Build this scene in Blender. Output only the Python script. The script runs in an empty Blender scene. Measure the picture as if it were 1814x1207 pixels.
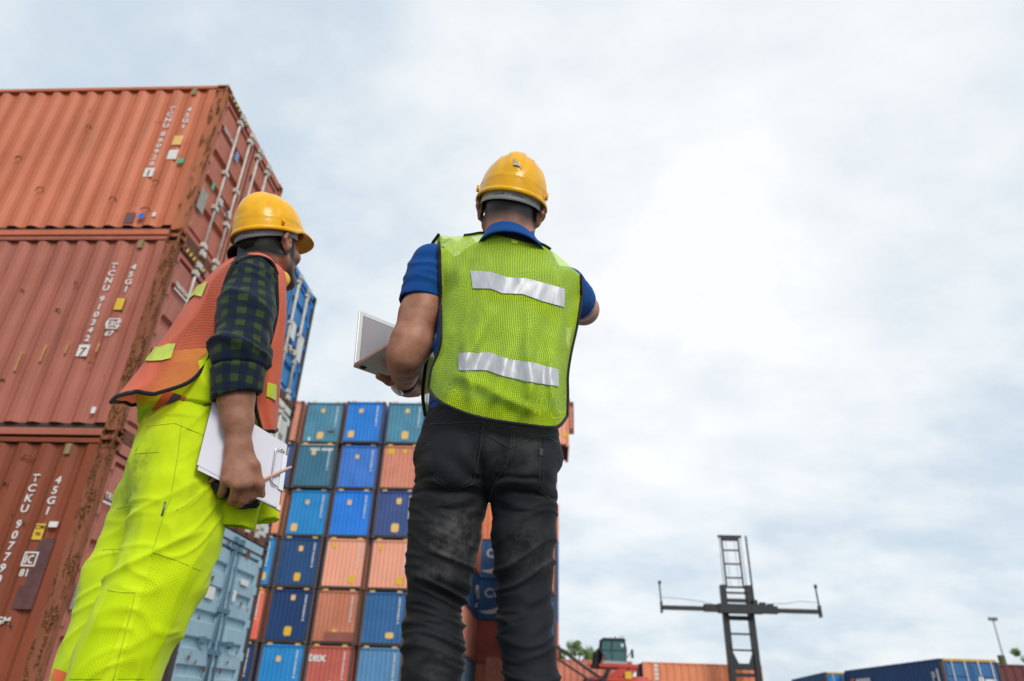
import bpy, bmesh, math, random
import numpy as np
from mathutils import Vector, Matrix, noise as mnoise
from mathutils.bvhtree import BVHTree
random.seed(7); np.random.seed(7)
SC = bpy.context.scene
COL = SC.collection

# ------------------------------------------------------------------ camera
F_PX, PITCH, ROLL, YAW, CAM_H = 1208.179, 0.4892987, 0.0369444, -0.0673128, 0.32
PW, PH = 1814, 1207
def cam_axes():
    cy, sy, cp, sp = math.cos(YAW), math.sin(YAW), math.cos(PITCH), math.sin(PITCH)
    fwd = Vector((sy*cp, cy*cp, sp)); right = Vector((cy, -sy, 0)); up = right.cross(fwd)
    return (right*math.cos(ROLL) + up*math.sin(ROLL), -right*math.sin(ROLL) + up*math.cos(ROLL), fwd)
CR, CU, CF = cam_axes()
CAM = Vector((0, 0, CAM_H))
cam_d = bpy.data.cameras.new('camera'); cam_o = bpy.data.objects.new('camera', cam_d); COL.objects.link(cam_o)
cam_o.matrix_world = Matrix(((CR.x, CU.x, -CF.x, 0), (CR.y, CU.y, -CF.y, 0), (CR.z, CU.z, -CF.z, CAM_H), (0, 0, 0, 1)))
cam_d.sensor_width = 36.0; cam_d.lens = F_PX/PW*36.0; cam_d.clip_start = 0.05; cam_d.clip_end = 3000
cam_d.dof.use_dof = True; cam_d.dof.focus_distance = 1.95; cam_d.dof.aperture_fstop = 2.9
SC.camera = cam_o

# ------------------------------------------------------------------ sky, sun, exposure
SUN_DIR = Vector((0.40, -0.70, 0.59)).normalized()           # towards the sun behind thin cloud
world = bpy.data.worlds.new('World'); SC.world = world; world.use_nodes = True
nt = world.node_tree; nt.nodes.clear()
def N(nt, typ, **kw):
    n = nt.nodes.new(typ)
    for k, v in kw.items():
        if k.startswith('i_'):
            key = k[2:]; key = int(key) if key.isdigit() else key
            n.inputs[key].default_value = v
        else: setattr(n, k, v)
    return n
def ramp(nt, stops, interp='LINEAR'):
    r = nt.nodes.new('ShaderNodeValToRGB'); r.color_ramp.interpolation = interp
    el = r.color_ramp.elements
    while len(el) < len(stops): el.new(0.5)
    for e, (p, c) in zip(el, stops):
        e.position = p; e.color = (c[0], c[1], c[2], 1) if hasattr(c, '__len__') else (c, c, c, 1)
    return r
L = nt.links.new
sky = N(nt, 'ShaderNodeTexSky', sky_type='NISHITA', sun_disc=False)
sky.sun_elevation = math.asin(SUN_DIR.z); sky.sun_rotation = math.atan2(SUN_DIR.x, SUN_DIR.y)
sky.air_density = 1.0; sky.dust_density = 2.0
tc = N(nt, 'ShaderNodeTexCoord')
# flat cloud layer: direction / (height + c) so that clouds get smaller towards the horizon
sep = N(nt, 'ShaderNodeSeparateXYZ'); L(tc.outputs['Generated'], sep.inputs[0])
zc = N(nt, 'ShaderNodeMath', operation='MAXIMUM'); L(sep.outputs[2], zc.inputs[0]); zc.inputs[1].default_value = 0.0
za = N(nt, 'ShaderNodeMath', operation='ADD'); L(zc.outputs[0], za.inputs[0]); za.inputs[1].default_value = 0.42
dx = N(nt, 'ShaderNodeMath', operation='DIVIDE'); L(sep.outputs[0], dx.inputs[0]); L(za.outputs[0], dx.inputs[1])
dy = N(nt, 'ShaderNodeMath', operation='DIVIDE'); L(sep.outputs[1], dy.inputs[0]); L(za.outputs[0], dy.inputs[1])
cmb = N(nt, 'ShaderNodeCombineXYZ'); L(dx.outputs[0], cmb.inputs[0]); L(dy.outputs[0], cmb.inputs[1])
mp = N(nt, 'ShaderNodeMapping'); L(cmb.outputs[0], mp.inputs[0])
mp.inputs['Location'].default_value = (0.35, 0.12, 0.0); mp.inputs['Rotation'].default_value = (0, 0, 0.5); mp.inputs['Scale'].default_value = (1.0, 1.25, 1)
n1 = N(nt, 'ShaderNodeTexNoise'); L(mp.outputs[0], n1.inputs['Vector'])
n1.inputs['Scale'].default_value = 1.15; n1.inputs['Detail'].default_value = 9; n1.inputs['Roughness'].default_value = 0.52; n1.inputs['Distortion'].default_value = 0.35
n2 = N(nt, 'ShaderNodeTexNoise'); L(mp.outputs[0], n2.inputs['Vector'])
n2.inputs['Scale'].default_value = 6.0; n2.inputs['Detail'].default_value = 9; n2.inputs['Roughness'].default_value = 0.55
mx = N(nt, 'ShaderNodeMix', data_type='FLOAT'); mx.inputs[0].default_value = 0.34
L(n1.outputs['Fac'], mx.inputs[2]); L(n2.outputs['Fac'], mx.inputs[3])
SKY_STR = 0.10
# the layer is thinnest, hence brightest, in one broad place ahead and thickens all round it
BRIGHT = Vector((0.155, 0.80, 0.58)).normalized()
dt = N(nt, 'ShaderNodeVectorMath', operation='DOT_PRODUCT'); L(tc.outputs['Generated'], dt.inputs[0]); dt.inputs[1].default_value = BRIGHT
gl = ramp(nt, [(0.64, 0.0), (0.86, 0.27), (0.955, 0.72), (1.0, 1.0)]); L(dt.outputs['Value'], gl.inputs[0])
gm = N(nt, 'ShaderNodeMath', operation='MULTIPLY_ADD'); L(gl.outputs[0], gm.inputs[0]); gm.inputs[1].default_value = 0.25
gs = N(nt, 'ShaderNodeMath', operation='MULTIPLY_ADD'); L(mx.outputs[0], gs.inputs[0]); gs.inputs[1].default_value = 1.15; gs.inputs[2].default_value = -0.195; L(gs.outputs[0], gm.inputs[2])
cr = ramp(nt, [(0.28, (4.3, 5.35, 6.25)), (0.40, (5.35, 6.15, 6.85)), (0.51, (6.75, 7.2, 7.55)), (0.66, (8.1, 8.2, 8.25))])
L(gm.outputs[0], cr.inputs[0])
# thin cloud lets a little of the blue sky through
mix = N(nt, 'ShaderNodeMix', data_type='RGBA'); mix.inputs[0].default_value = 0.92
L(sky.outputs[0], mix.inputs[6]); L(cr.outputs[0], mix.inputs[7])
bg = N(nt, 'ShaderNodeBackground'); L(mix.outputs[2], bg.inputs[0]); bg.inputs[1].default_value = SKY_STR
wo = N(nt, 'ShaderNodeOutputWorld'); L(bg.outputs[0], wo.inputs[0])
sun_d = bpy.data.lights.new('sun', 'SUN'); sun_o = bpy.data.objects.new('sun', sun_d); COL.objects.link(sun_o)
sun_d.energy = 1.5; sun_d.angle = math.radians(22); sun_d.color = (1.0, 0.955, 0.89)
sun_o.rotation_euler = SUN_DIR.to_track_quat('Z', 'Y').to_euler(); sun_o.location = (10, -20, 40)
SC.view_settings.view_transform = 'Standard'; SC.view_settings.look = 'None'
SC.view_settings.exposure = 0.37; SC.view_settings.gamma = 1.0; SC.view_settings.use_curve_mapping = False
SC.render.engine = 'CYCLES'
SC.cycles.transparent_max_bounces = 16

# ------------------------------------------------------------------ materials
def lin(r, g, b):
    f = lambda c: (c/255/12.92 if c/255 <= 0.04045 else ((c/255+0.055)/1.055)**2.4)
    return (f(r), f(g), f(b))
_mats = {}
def newmat(name):
    m = bpy.data.materials.new(name); m.use_nodes = True
    nt = m.node_tree; b = nt.nodes['Principled BSDF']
    return m, nt, b
def plain(name, col, rough=0.6, metal=0.0, var=0.12, scale=8.0, spec=0.5, bump=0.0, coat=0.0):
    if name in _mats: return _mats[name]
    m, nt, b = newmat(name)
    tc = N(nt, 'ShaderNodeTexCoord'); n = N(nt, 'ShaderNodeTexNoise')
    nt.links.new(tc.outputs['Object'], n.inputs['Vector'])
    n.inputs['Scale'].default_value = scale; n.inputs['Detail'].default_value = 5
    lo = tuple(c*(1-var) for c in col); hi = tuple(min(1, c*(1+var)) for c in col)
    r = ramp(nt, [(0.3, lo), (0.7, hi)]); nt.links.new(n.outputs['Fac'], r.inputs[0])
    nt.links.new(r.outputs[0], b.inputs['Base Color'])
    b.inputs['Roughness'].default_value = rough; b.inputs['Metallic'].default_value = metal
    b.inputs['Specular IOR Level'].default_value = spec
    if coat: b.inputs['Coat Weight'].default_value = coat; b.inputs['Coat Roughness'].default_value = 0.08
    if bump:
        bp = N(nt, 'ShaderNodeBump'); bp.inputs['Strength'].default_value = bump; bp.inputs['Distance'].default_value = 0.01
        nt.links.new(n.outputs['Fac'], bp.inputs['Height']); nt.links.new(bp.outputs[0], b.inputs['Normal'])
    _mats[name] = m
    return m
def paint(name, col, rust=0.35, dirt=0.35, rough=0.55, fade=0.25, spot_sc=(1, 1, 0.6), spot_k=7.5):
    """weathered container paint: faded patches, streaks of dirt running down, scattered rust"""
    if name in _mats: return _mats[name]
    m, nt, b = newmat(name); K = nt.links.new
    tc = N(nt, 'ShaderNodeTexCoord'); oi = N(nt, 'ShaderNodeObjectInfo')
    ad = N(nt, 'ShaderNodeVectorMath', operation='MULTIPLY_ADD'); K(oi.outputs['Random'], ad.inputs[0])
    ad.inputs[1].default_value = (37, 53, 11); K(tc.outputs['Object'], ad.inputs[2])
    def nz(scale, sc=(1, 1, 1), det=6, ro=0.55):
        mp = N(nt, 'ShaderNodeMapping'); K(ad.outputs[0], mp.inputs[0]); mp.inputs['Scale'].default_value = sc
        n = N(nt, 'ShaderNodeTexNoise'); K(mp.outputs[0], n.inputs['Vector'])
        n.inputs['Scale'].default_value = scale; n.inputs['Detail'].default_value = det; n.inputs['Roughness'].default_value = ro
        return n
    big = nz(0.9); streak = nz(5.0, (1, 1, 0.10), 5); spot = nz(spot_k, spot_sc, 9, 0.66); fine = nz(40, (1, 1, 1), 3)
    lite = tuple(min(1, c*(1+0.35*fade)+0.10*fade*max(col)) for c in col)
    r1 = ramp(nt, [(0.35, tuple(c*(1-0.2*dirt) for c in col)), (0.68, lite)]); K(big.outputs['Fac'], r1.inputs[0])
    r2 = ramp(nt, [(0.52, 0.0), (0.78, 1.0)]); K(streak.outputs['Fac'], r2.inputs[0])
    ml = N(nt, 'ShaderNodeMath', operation='MULTIPLY'); K(r2.outputs[0], ml.inputs[0]); ml.inputs[1].default_value = 0.75*dirt
    m1 = N(nt, 'ShaderNodeMix', data_type='RGBA'); K(ml.outputs[0], m1.inputs[0]); K(r1.outputs[0], m1.inputs[6])
    m1.inputs[7].default_value = (col[0]*0.42+0.02, col[1]*0.42+0.015, col[2]*0.42+0.01, 1)
    run = nz(13.0, (1, 1, 0.045), 4); r5 = ramp(nt, [(0.58, 0.0), (0.74, 1.0)]); K(run.outputs['Fac'], r5.inputs[0])
    m5f = N(nt, 'ShaderNodeMath', operation='MULTIPLY'); K(r5.outputs[0], m5f.inputs[0]); m5f.inputs[1].default_value = 0.55*dirt
    m5 = N(nt, 'ShaderNodeMix', data_type='RGBA'); K(m5f.outputs[0], m5.inputs[0]); K(m1.outputs[2], m5.inputs[6]); m5.inputs[7].default_value = (0.10, 0.05, 0.03, 1); m1 = m5
    th = 0.70 - 0.22*rust
    r3 = ramp(nt, [(th, 0.0), (th+0.045, 1.0)]); K(spot.outputs['Fac'], r3.inputs[0])
    r4 = ramp(nt, [(0.36, (0.030, 0.014, 0.010)), (0.52, (0.16, 0.055, 0.022)), (0.68, (0.36, 0.15, 0.05))]); K(fine.outputs['Fac'], r4.inputs[0])
    m2 = N(nt, 'ShaderNodeMix', data_type='RGBA'); K(r3.outputs[0], m2.inputs[0]); K(m1.outputs[2], m2.inputs[6]); K(r4.outputs[0], m2.inputs[7])
    K(m2.outputs[2], b.inputs['Base Color'])
    rr = N(nt, 'ShaderNodeMath', operation='MULTIPLY_ADD'); K(r3.outputs[0], rr.inputs[0]); rr.inputs[1].default_value = 0.3; rr.inputs[2].default_value = rough
    K(rr.outputs[0], b.inputs['Roughness'])
    b.inputs['Specular IOR Level'].default_value = 0.28
    bp = N(nt, 'ShaderNodeBump'); bp.inputs['Strength'].default_value = 0.35; bp.inputs['Distance'].default_value = 0.006
    K(spot.outputs['Fac'], bp.inputs['Height']); K(bp.outputs[0], b.inputs['Normal'])
    _mats[name] = m
    return m

# ------------------------------------------------------------------ mesh helpers
class MB:
    def __init__(s): s.v = []; s.f = []
    def add(s, vs, fs):
        o = len(s.v); s.v += [tuple(v) for v in vs]; s.f += [tuple(i+o for i in f) for f in fs]; return s
    def box(s, x0, x1, y0, y1, z0, z1):
        return s.add([(x0,y0,z0),(x1,y0,z0),(x1,y1,z0),(x0,y1,z0),(x0,y0,z1),(x1,y0,z1),(x1,y1,z1),(x0,y1,z1)],
                     [(0,3,2,1),(4,5,6,7),(0,1,5,4),(1,2,6,5),(2,3,7,6),(3,0,4,7)])
    def hexa(s, a, b):                      # two quads, ordered alike
        return s.add(list(a)+list(b), [(3,2,1,0),(4,5,6,7),(0,1,5,4),(1,2,6,5),(2,3,7,6),(3,0,4,7)])
    def bar(s, a, b, w, h, up=(0,0,1)):
        a, b = Vector(a), Vector(b); d = (b-a).normalized(); u = Vector(up)
        if abs(d.dot(u)) > 0.98: u = Vector((0,1,0))
        x = d.cross(u).normalized()*w/2; y = x.cross(d).normalized()*h/2
        return s.hexa([a-x-y, a+x-y, a+x+y, a-x+y], [b-x-y, b+x-y, b+x+y, b-x+y])
    def tube(s, pts, r, n=8, cap=True):
        pts = [Vector(p) for p in pts]; rs = r if hasattr(r, '__len__') else [r]*len(pts); o = len(s.v); prev = None
        for i, p in enumerate(pts):
            d = (pts[min(i+1, len(pts)-1)]-pts[max(i-1, 0)]).normalized()
            if prev is None: x = d.orthogonal().normalized()
            else: x = (prev - d*prev.dot(d)).normalized()
            prev = x; y = d.cross(x)
            for k in range(n):
                a = 2*math.pi*k/n; s.v.append(tuple(p + (x*math.cos(a)+y*math.sin(a))*rs[i]))
        for i in range(len(pts)-1):
            for k in range(n):
                s.f.append((o+i*n+k, o+i*n+(k+1)%n, o+(i+1)*n+(k+1)%n, o+(i+1)*n+k))
        if cap: s.f.append(tuple(o+k for k in range(n))[::-1]); s.f.append(tuple(o+(len(pts)-1)*n+k for k in range(n)))
        return s
    def cyl(s, a, b, r, n=12): return s.tube([a, b], r, n)
    def mesh(s, name):
        me = bpy.data.meshes.new(name); me.from_pydata(s.v, [], s.f); me.update(); return me
def props(o, label=None, cat=None, group=None, kind=None):
    if label: o['label'] = label
    if cat: o['category'] = cat
    if group: o['group'] = group
    if kind: o['kind'] = kind
    return o
def thing(name, label, cat, loc=(0,0,0), rz=0.0, group=None):
    o = bpy.data.objects.new(name, None); COL.objects.link(o); o.empty_display_size = 0.3
    o.location = loc; o.rotation_euler = (0, 0, rz)
    return props(o, label, cat, group)
SPLIT = {'lock_bracket', 'hinge', 'corner_post', 'corner_casting', 'side_rail', 'fork_pad', 'door_handle', 'hazard_stripes', 'cross_member', 'outer_mast', 'inner_mast', 'chain', 'spreader_arm', 'valve_block', 'cable', 'cab_bracket', 'cab_deck', 'cab_glass', 'boom', 'beacon', 'floodlight', 'rust_spots', 'cab_frame', 'spreader', 'mast_head', 'mirror_arm', 'bottom_rail'}
_parts = {}
def pieces(mb):
    par = list(range(len(mb.v)))
    def find(i):
        while par[i] != i: par[i] = par[par[i]]; i = par[i]
        return i
    for f in mb.f:
        a = find(f[0])
        for j in f[1:]: par[find(j)] = a
    gr = {}
    for f in mb.f: gr.setdefault(find(f[0]), []).append(f)
    out = []
    for fs in gr.values():
        ids = sorted({i for f in fs for i in f}); mp = {i: k for k, i in enumerate(ids)}; m = MB(); m.v = [mb.v[i] for i in ids]; m.f = [tuple(mp[i] for i in f) for f in fs]; out.append(m)
    return out
def part(name, mb, mat, parent=None, smooth=False):
    if name == 'code_lettering' and isinstance(mb, MB):
        return props(part1(name, mb, mat, parent, smooth), kind='stuff')
    if name in SPLIT and not isinstance(mb, bpy.types.Mesh):
        if not isinstance(mb, list): mb = pieces(mb)
    if isinstance(mb, list):
        return [part1(name, m, mat, parent, smooth) for m in mb][0]
    return part1(name, mb, mat, parent, smooth)
def part1(name, mb, mat, parent=None, smooth=False):
    me = mb if isinstance(mb, bpy.types.Mesh) else mb.mesh(name)
    o = bpy.data.objects.new(name, me); COL.objects.link(o)
    if mat:
        if len(me.materials) == 0: me.materials.append(mat)
        elif me.materials[0] is not mat:
            o.material_slots[0].link = 'OBJECT'; o.material_slots[0].material = mat
    if parent: o.parent = parent
    if smooth: me.polygons.foreach_set('use_smooth', [True]*len(me.polygons))
    return o
def smooth_by_angle(me, deg=40):
    me.polygons.foreach_set('use_smooth', [True]*len(me.polygons))
    try: me.set_sharp_from_angle(angle=math.radians(deg))
    except Exception: pass
def bevel(o, w=0.004, seg=2):
    m = o.modifiers.new('bevel', 'BEVEL'); m.width = w; m.segments = seg; m.limit_method = 'ANGLE'; m.angle_limit = math.radians(40)
    return o
_text = {}
def text_mesh(txt, size=1.0, line=1.0, align='CENTER', extrude=0.0):
    key = (txt, size, line, align)
    if key in _text: return _text[key]
    cu = bpy.data.curves.new('t', 'FONT'); cu.body = txt; cu.size = size; cu.space_line = line; cu.align_x = align; cu.align_y = 'TOP'
    cu.resolution_u = 3; cu.extrude = extrude; cu.offset = size*0.022
    o = bpy.data.objects.new('t', cu); COL.objects.link(o)
    dg = bpy.context.evaluated_depsgraph_get(); me = bpy.data.meshes.new_from_object(o.evaluated_get(dg))
    bpy.data.objects.remove(o); me.name = 'lettering'; _text[key] = me
    return me
def text_part(txt, size, mat, parent, loc, rot, line=1.0, sx=1.0, align='CENTER', name='lettering'):
    o = part(name, text_mesh(txt, size, line, align).copy(), mat, parent)
    o.location = loc; o.rotation_euler = rot; o.scale = (sx, 1, 1)
    return o
R90 = math.pi/2
ON_FRONT = (R90, 0, 0)                 # reads from -y
ON_END = (R90, 0, R90)                 # reads from +x
ON_LEFT = (R90, 0, -R90)               # reads from -x

# ------------------------------------------------------------------ ground
def ground():
    m, nt, b = newmat('yard concrete'); K = nt.links.new
    tc = N(nt, 'ShaderNodeTexCoord'); n = N(nt, 'ShaderNodeTexNoise'); K(tc.outputs['Object'], n.inputs['Vector'])
    n.inputs['Scale'].default_value = 0.35; n.inputs['Detail'].default_value = 10; n.inputs['Roughness'].default_value = 0.6
    r = ramp(nt, [(0.3, (0.075, 0.073, 0.07)), (0.55, (0.125, 0.12, 0.115)), (0.75, (0.17, 0.165, 0.155))]); K(n.outputs['Fac'], r.inputs[0])
    n2 = N(nt, 'ShaderNodeTexNoise'); K(tc.outputs['Object'], n2.inputs['Vector']); n2.inputs['Scale'].default_value = 30; n2.inputs['Detail'].default_value = 8; n2.inputs['Roughness'].default_value = 0.7
    r2 = ramp(nt, [(0.35, 0.65), (0.65, 1.25)]); K(n2.outputs['Fac'], r2.inputs[0])
    ml = N(nt, 'ShaderNodeMix', data_type='RGBA', blend_type='MULTIPLY'); ml.inputs[0].default_value = 1.0; K(r.outputs[0], ml.inputs[6]); K(r2.outputs[0], ml.inputs[7])
    K(ml.outputs[2], b.inputs['Base Color']); b.inputs['Roughness'].default_value = 0.85
    bp = N(nt, 'ShaderNodeBump'); bp.inputs['Strength'].default_value = 0.4; bp.inputs['Distance'].default_value = 0.01; K(n2.outputs['Fac'], bp.inputs['Height']); K(bp.outputs[0], b.inputs['Normal'])
    mb = MB(); mb.add([(-900,-500,0),(900,-500,0),(900,1500,0),(-900,1500,0)], [(0,1,2,3)])
    props(part('ground', mb, m), kind='structure')
ground()

# ------------------------------------------------------------------ shipping containers
WHITE = plain('stencil white', (0.78, 0.76, 0.72), 0.6, var=0.1, scale=30)
BLACKP = plain('black gasket', (0.02, 0.02, 0.022), 0.7)
YELP = plain('sticker yellow', (0.80, 0.47, 0.03), 0.5, var=0.08)
ORAP = plain('sticker amber', (0.85, 0.52, 0.16), 0.5, var=0.1)
RUSTY = paint('rusted steel', (0.21, 0.095, 0.055), 1.0, 0.8, 0.8)
DARKST = paint('dark stained and shaded steel', (0.06, 0.045, 0.04), 0.5, 0.6, 0.8)

def corrugated(x0, x1, z0, z1, axis='x', flat=0.072, slope=0.068, depth=0.036, y=0.0, sign=1, rows=1, dent=0.0, seed=0):
    """trapezoid corrugation; outer flats at y, inner flats at y + sign*depth"""
    prof = []; x = x0; k = 0
    while x < x1 - 1e-6:
        for dx, d in ((0, 0), (flat, 0), (flat+slope, depth), (2*flat+slope, depth)):
            if x+dx < x1: prof.append((x+dx, d))
        x += 2*flat + 2*slope
    prof.append((x1, prof[-1][1] if prof[-1][1] > 0.02 else 0))
    mb = MB(); vs = []; fs = []; n = len(prof)
    for j in range(rows+1):
        z = z0 + (z1-z0)*j/rows
        for (px, d) in prof:
            dd = 0.0
            if dent and 0 < j < rows:
                dd = dent*max(0, mnoise.noise(Vector((px*0.9+seed, z*1.1, seed*3.1)))-0.15)*2
            yy = y + sign*(d+dd)
            vs.append((px, yy, z) if axis == 'x' else (yy, px, z))
    flip = (axis == 'x') == (sign < 0)
    for j in range(rows):
        for i in range(n-1):
            q = (j*n+i, j*n+i+1, (j+1)*n+i+1, (j+1)*n+i)
            fs.append(q[::-1] if flip else q)
    return mb.add(vs, fs)

def casting(cx, cy, cz, sx, sy, sz):
    """corner casting: a block whose outward faces carry a recessed oval hole; sx, sy, sz = outward signs"""
    w, d, h = 0.178, 0.162, 0.118
    x0, x1 = sorted((cx, cx - sx*w)); y0, y1 = sorted((cy, cy - sy*d)); z0, z1 = sorted((cz, cz - sz*h))
    bm = bmesh.new()
    vs = [bm.verts.new(p) for p in [(x0,y0,z0),(x1,y0,z0),(x1,y1,z0),(x0,y1,z0),(x0,y0,z1),(x1,y0,z1),(x1,y1,z1),(x0,y1,z1)]]
    for f in [(0,3,2,1),(4,5,6,7),(0,1,5,4),(1,2,6,5),(2,3,7,6),(3,0,4,7)]: bm.faces.new([vs[i] for i in f])
    bm.faces.ensure_lookup_table(); bm.normal_update()
    sel = [f for f in bm.faces if f.normal.dot(Vector((sx,0,0))) > .9 or f.normal.dot(Vector((0,sy,0))) > .9]
    for f in sel:
        nrm = f.normal.copy()
        bmesh.ops.inset_region(bm, faces=[f], thickness=0.034)
        r = bmesh.ops.extrude_discrete_faces(bm, faces=[f])['faces'][0]
        bmesh.ops.translate(bm, verts=r.verts, vec=-nrm*0.05)
    me = bpy.data.meshes.new('corner_casting'); bm.to_mesh(me); bm.free()
    return me

def door_leaf(t, y0, y1, z0, z1, mat, npan, rods, rodmat, x=-0.03, hinge_side=-1, gapm=0.105, handles=True, rod_r=0.019):
    mb = MB(); mb.box(x-0.085, x-0.058, y0, y1, z0, z1)                        # back sheet of the leaf
    for a in ((y0, y0+0.07), (y1-0.07, y1)): mb.box(x-0.047, x+0.002, a[0], a[1], z0, z1)
    mb.box(x-0.047, x+0.001, y0+0.07, y1-0.07, z0, z0+0.07); mb.box(x-0.047, x+0.001, y0+0.07, y1-0.07, z1-0.07, z1)
    d = part('door', mb, mat, t)
    ya, yb = y0+0.085, y1-0.085; za, zb = z0+0.10, z1-0.10
    ph = (zb-za-(npan-1)*gapm)/npan
    for k in range(npan):
        a = za + k*(ph+gapm); bb = a+ph; s = 0.03
        pm = MB().hexa([(x-0.057,ya,a),(x-0.057,yb,a),(x-0.057,yb,bb),(x-0.057,ya,bb)],
                       [(x-0.002,ya+s,a+s),(x-0.002,yb-s,a+s),(x-0.002,yb-s,bb-s),(x-0.002,ya+s,bb-s)])
        part('door_panel', pm, mat, d)
    for ry in rods:
        rm = MB(); xr = x+0.032
        rm.cyl((xr, ry, z0-0.09), (xr, ry, z1+0.07), rod_r, 8)
        part('lock_rod', rm, rodmat, d, True)
        bm = MB()
        for q in (0.03, 0.30, 0.56, 0.97):
            zz = z0+(z1-z0)*q; bm.box(x-0.001, x+0.06, ry-0.055, ry+0.055, zz-0.035, zz+0.035)
        for zz in (z0-0.06, z1+0.05): bm.box(x+0.004, x+0.075, ry-0.05, ry+0.05, zz-0.045, zz+0.045)
        part('lock_bracket', bm, rodmat, d)
        if handles:
            hm = MB(); zz = z0+(z1-z0)*0.36; s = -1 if ry < (y0+y1)/2 else 1
            hm.bar((xr+0.02, ry, zz), (xr+0.02, ry - s*0.42, zz-0.02), 0.03, 0.02)
            hm.box(x, x+0.07, ry-s*0.36-0.04, ry-s*0.36+0.04, zz-0.06, zz+0.05)
            part('door_handle', hm, rodmat, d)
    hb = MB(); ye = y0 if hinge_side < 0 else y1
    for q in (0.06, 0.30, 0.52, 0.75, 0.95):
        zz = z0+(z1-z0)*q; hb.box(x-0.002, x+0.022, ye-0.05, ye+0.05, zz-0.06, zz+0.06)
    part('hinge', hb, mat, d)
    return d

def container(label, loc, mat, door_mat=None, post_mat=None, H=2.896, Lg=12.192, Wd=2.438, rz=0.0, rods=(0.59,1.0,1.355,1.755),
              rod_mat=None, npan=5, hazard=False, group=None, hooks=True, dent=0.02, seed=0, side='near', handles=True, rod_r=0.019):
    """container with its doors at x = 0 facing +x and a long side at y = 0 facing -y"""
    t = thing('shipping_container', label, 'container', loc, rz, group)
    dm = door_mat or mat; pm = post_mat or mat; rod_mat = rod_mat or plain('galvanised rod', (0.62,0.58,0.52), 0.5, var=0.2)
    part('side_panel', corrugated(-Lg+0.14, -0.165, 0.190, H-0.076, y=0.012, sign=1, depth=0.046, rows=8, dent=dent, seed=seed), mat, t)
    part('side_panel', corrugated(-Lg+0.14, -0.165, 0.190, H-0.062, y=Wd-0.012, sign=-1), mat, t)
    part('end_panel', corrugated(0.1, Wd-0.1, 0.165, H-0.062, axis='y', y=-Lg+0.012, sign=1), mat, t)
    part('roof', MB().box(-Lg+0.1, -0.1, 0.055, Wd-0.055, H-0.045, H-0.012), mat, t)
    part('floor', MB().box(-Lg+0.1, -0.1, 0.07, Wd-0.07, 0.12, 0.155), DARKST, t)
    for y0, y1 in ((0.0, 0.062), (Wd-0.062, Wd)):
        part('top_rail', MB().box(-Lg+0.15, -0.15, y0, y1, H-0.062, H-0.008), mat, t)
    for y0, y1, s in ((0.05, 0.10, -1), (Wd-0.10, Wd-0.05, 1)):
        part('rail_web', MB().box(-Lg+0.17, -0.17, y0+0.012, y1-0.012, 0.05, 0.20), DARKST, t)  # web coloured dark: shade of the recess, with dirt, put into the paint
        yo = y0-0.036 if s < 0 else y1-0.014; part('bottom_rail', MB().box(-Lg+0.17, -0.17, yo, yo+0.05, 0.035, 0.118), mat, t)
    xb = -Lg
    for px0, px1 in ((-0.165, 0.0), (xb, xb+0.14)):
        for py0, py1 in ((0.0, 0.10), (Wd-0.10, Wd)):
            part('corner_post', MB().box(px0, px1, py0, py1, 0.12, H-0.12), pm, t)
    for cx, sx in ((0.006, 1), (xb-0.006, -1)):
        for cy, sy in ((-0.006, -1), (Wd+0.006, 1)):
            for cz, sz in ((0.0, -1), (H, 1)):
                part('corner_casting', casting(cx, cy, cz, sx, sy, sz), pm, t)
    part('door_header', MB().box(-0.12, -0.004, 0.172, Wd-0.172, H-0.13, H-0.006), dm, t)
    part('door_sill', MB().box(-0.12, -0.004, 0.172, Wd-0.172, 0.004, 0.15), paint('rusty sill', (0.17, 0.07, 0.045), 0.8, 0.7, 0.8), t)
    zb, zt = 0.17, H-0.15; mid = Wd/2
    door_leaf(t, 0.115, mid-0.018, zb, zt, dm, npan, [r for r in rods if r < mid], rod_mat, hinge_side=-1, handles=handles, rod_r=rod_r)
    door_leaf(t, mid+0.018, Wd-0.115, zb, zt, dm, npan, [r for r in rods if r > mid], rod_mat, hinge_side=1, handles=handles, rod_r=rod_r)
    part('door_gasket', MB().box(-0.06, -0.024, mid-0.016, mid+0.016, zb, zt), BLACKP, t)
    if hooks:
        part('lashing_hook', MB().box(-0.535, -0.475, -0.02, 0.011, H-0.21, H-0.085), plain('hook tan', (0.30,0.22,0.11), 0.7), t)
    if hazard:
        part('hazard_plate', MB().box(-0.003, 0.006, 0.19, 0.80, H-0.12, H-0.03), BLACKP, t)
        mb = MB()
        for k in range(6):
            y = 0.21+k*0.098; mb.hexa([(0.0062,y,H-0.11),(0.0062,y+0.045,H-0.11),(0.0062,y+0.075,H-0.04),(0.0062,y+0.03,H-0.04)],
                                      [(0.010,y,H-0.11),(0.010,y+0.045,H-0.11),(0.010,y+0.075,H-0.04),(0.010,y+0.03,H-0.04)])
        part('hazard_stripes', mb, plain('hazard yellow', (0.75,0.45,0.04), 0.6), t)
    return t
def patch(t, name, mat, x0, x1, z0, z1, y=0.008):
    return part(name, MB().box(x0, x1, y-0.003, y+0.003, z0, z1), mat, t)
def epatch(t, name, mat, y0, y1, z0, z1, x=0.002):
    return part(name, MB().box(x-0.003, x+0.003, y0, y1, z0, z1), mat, t)

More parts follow.
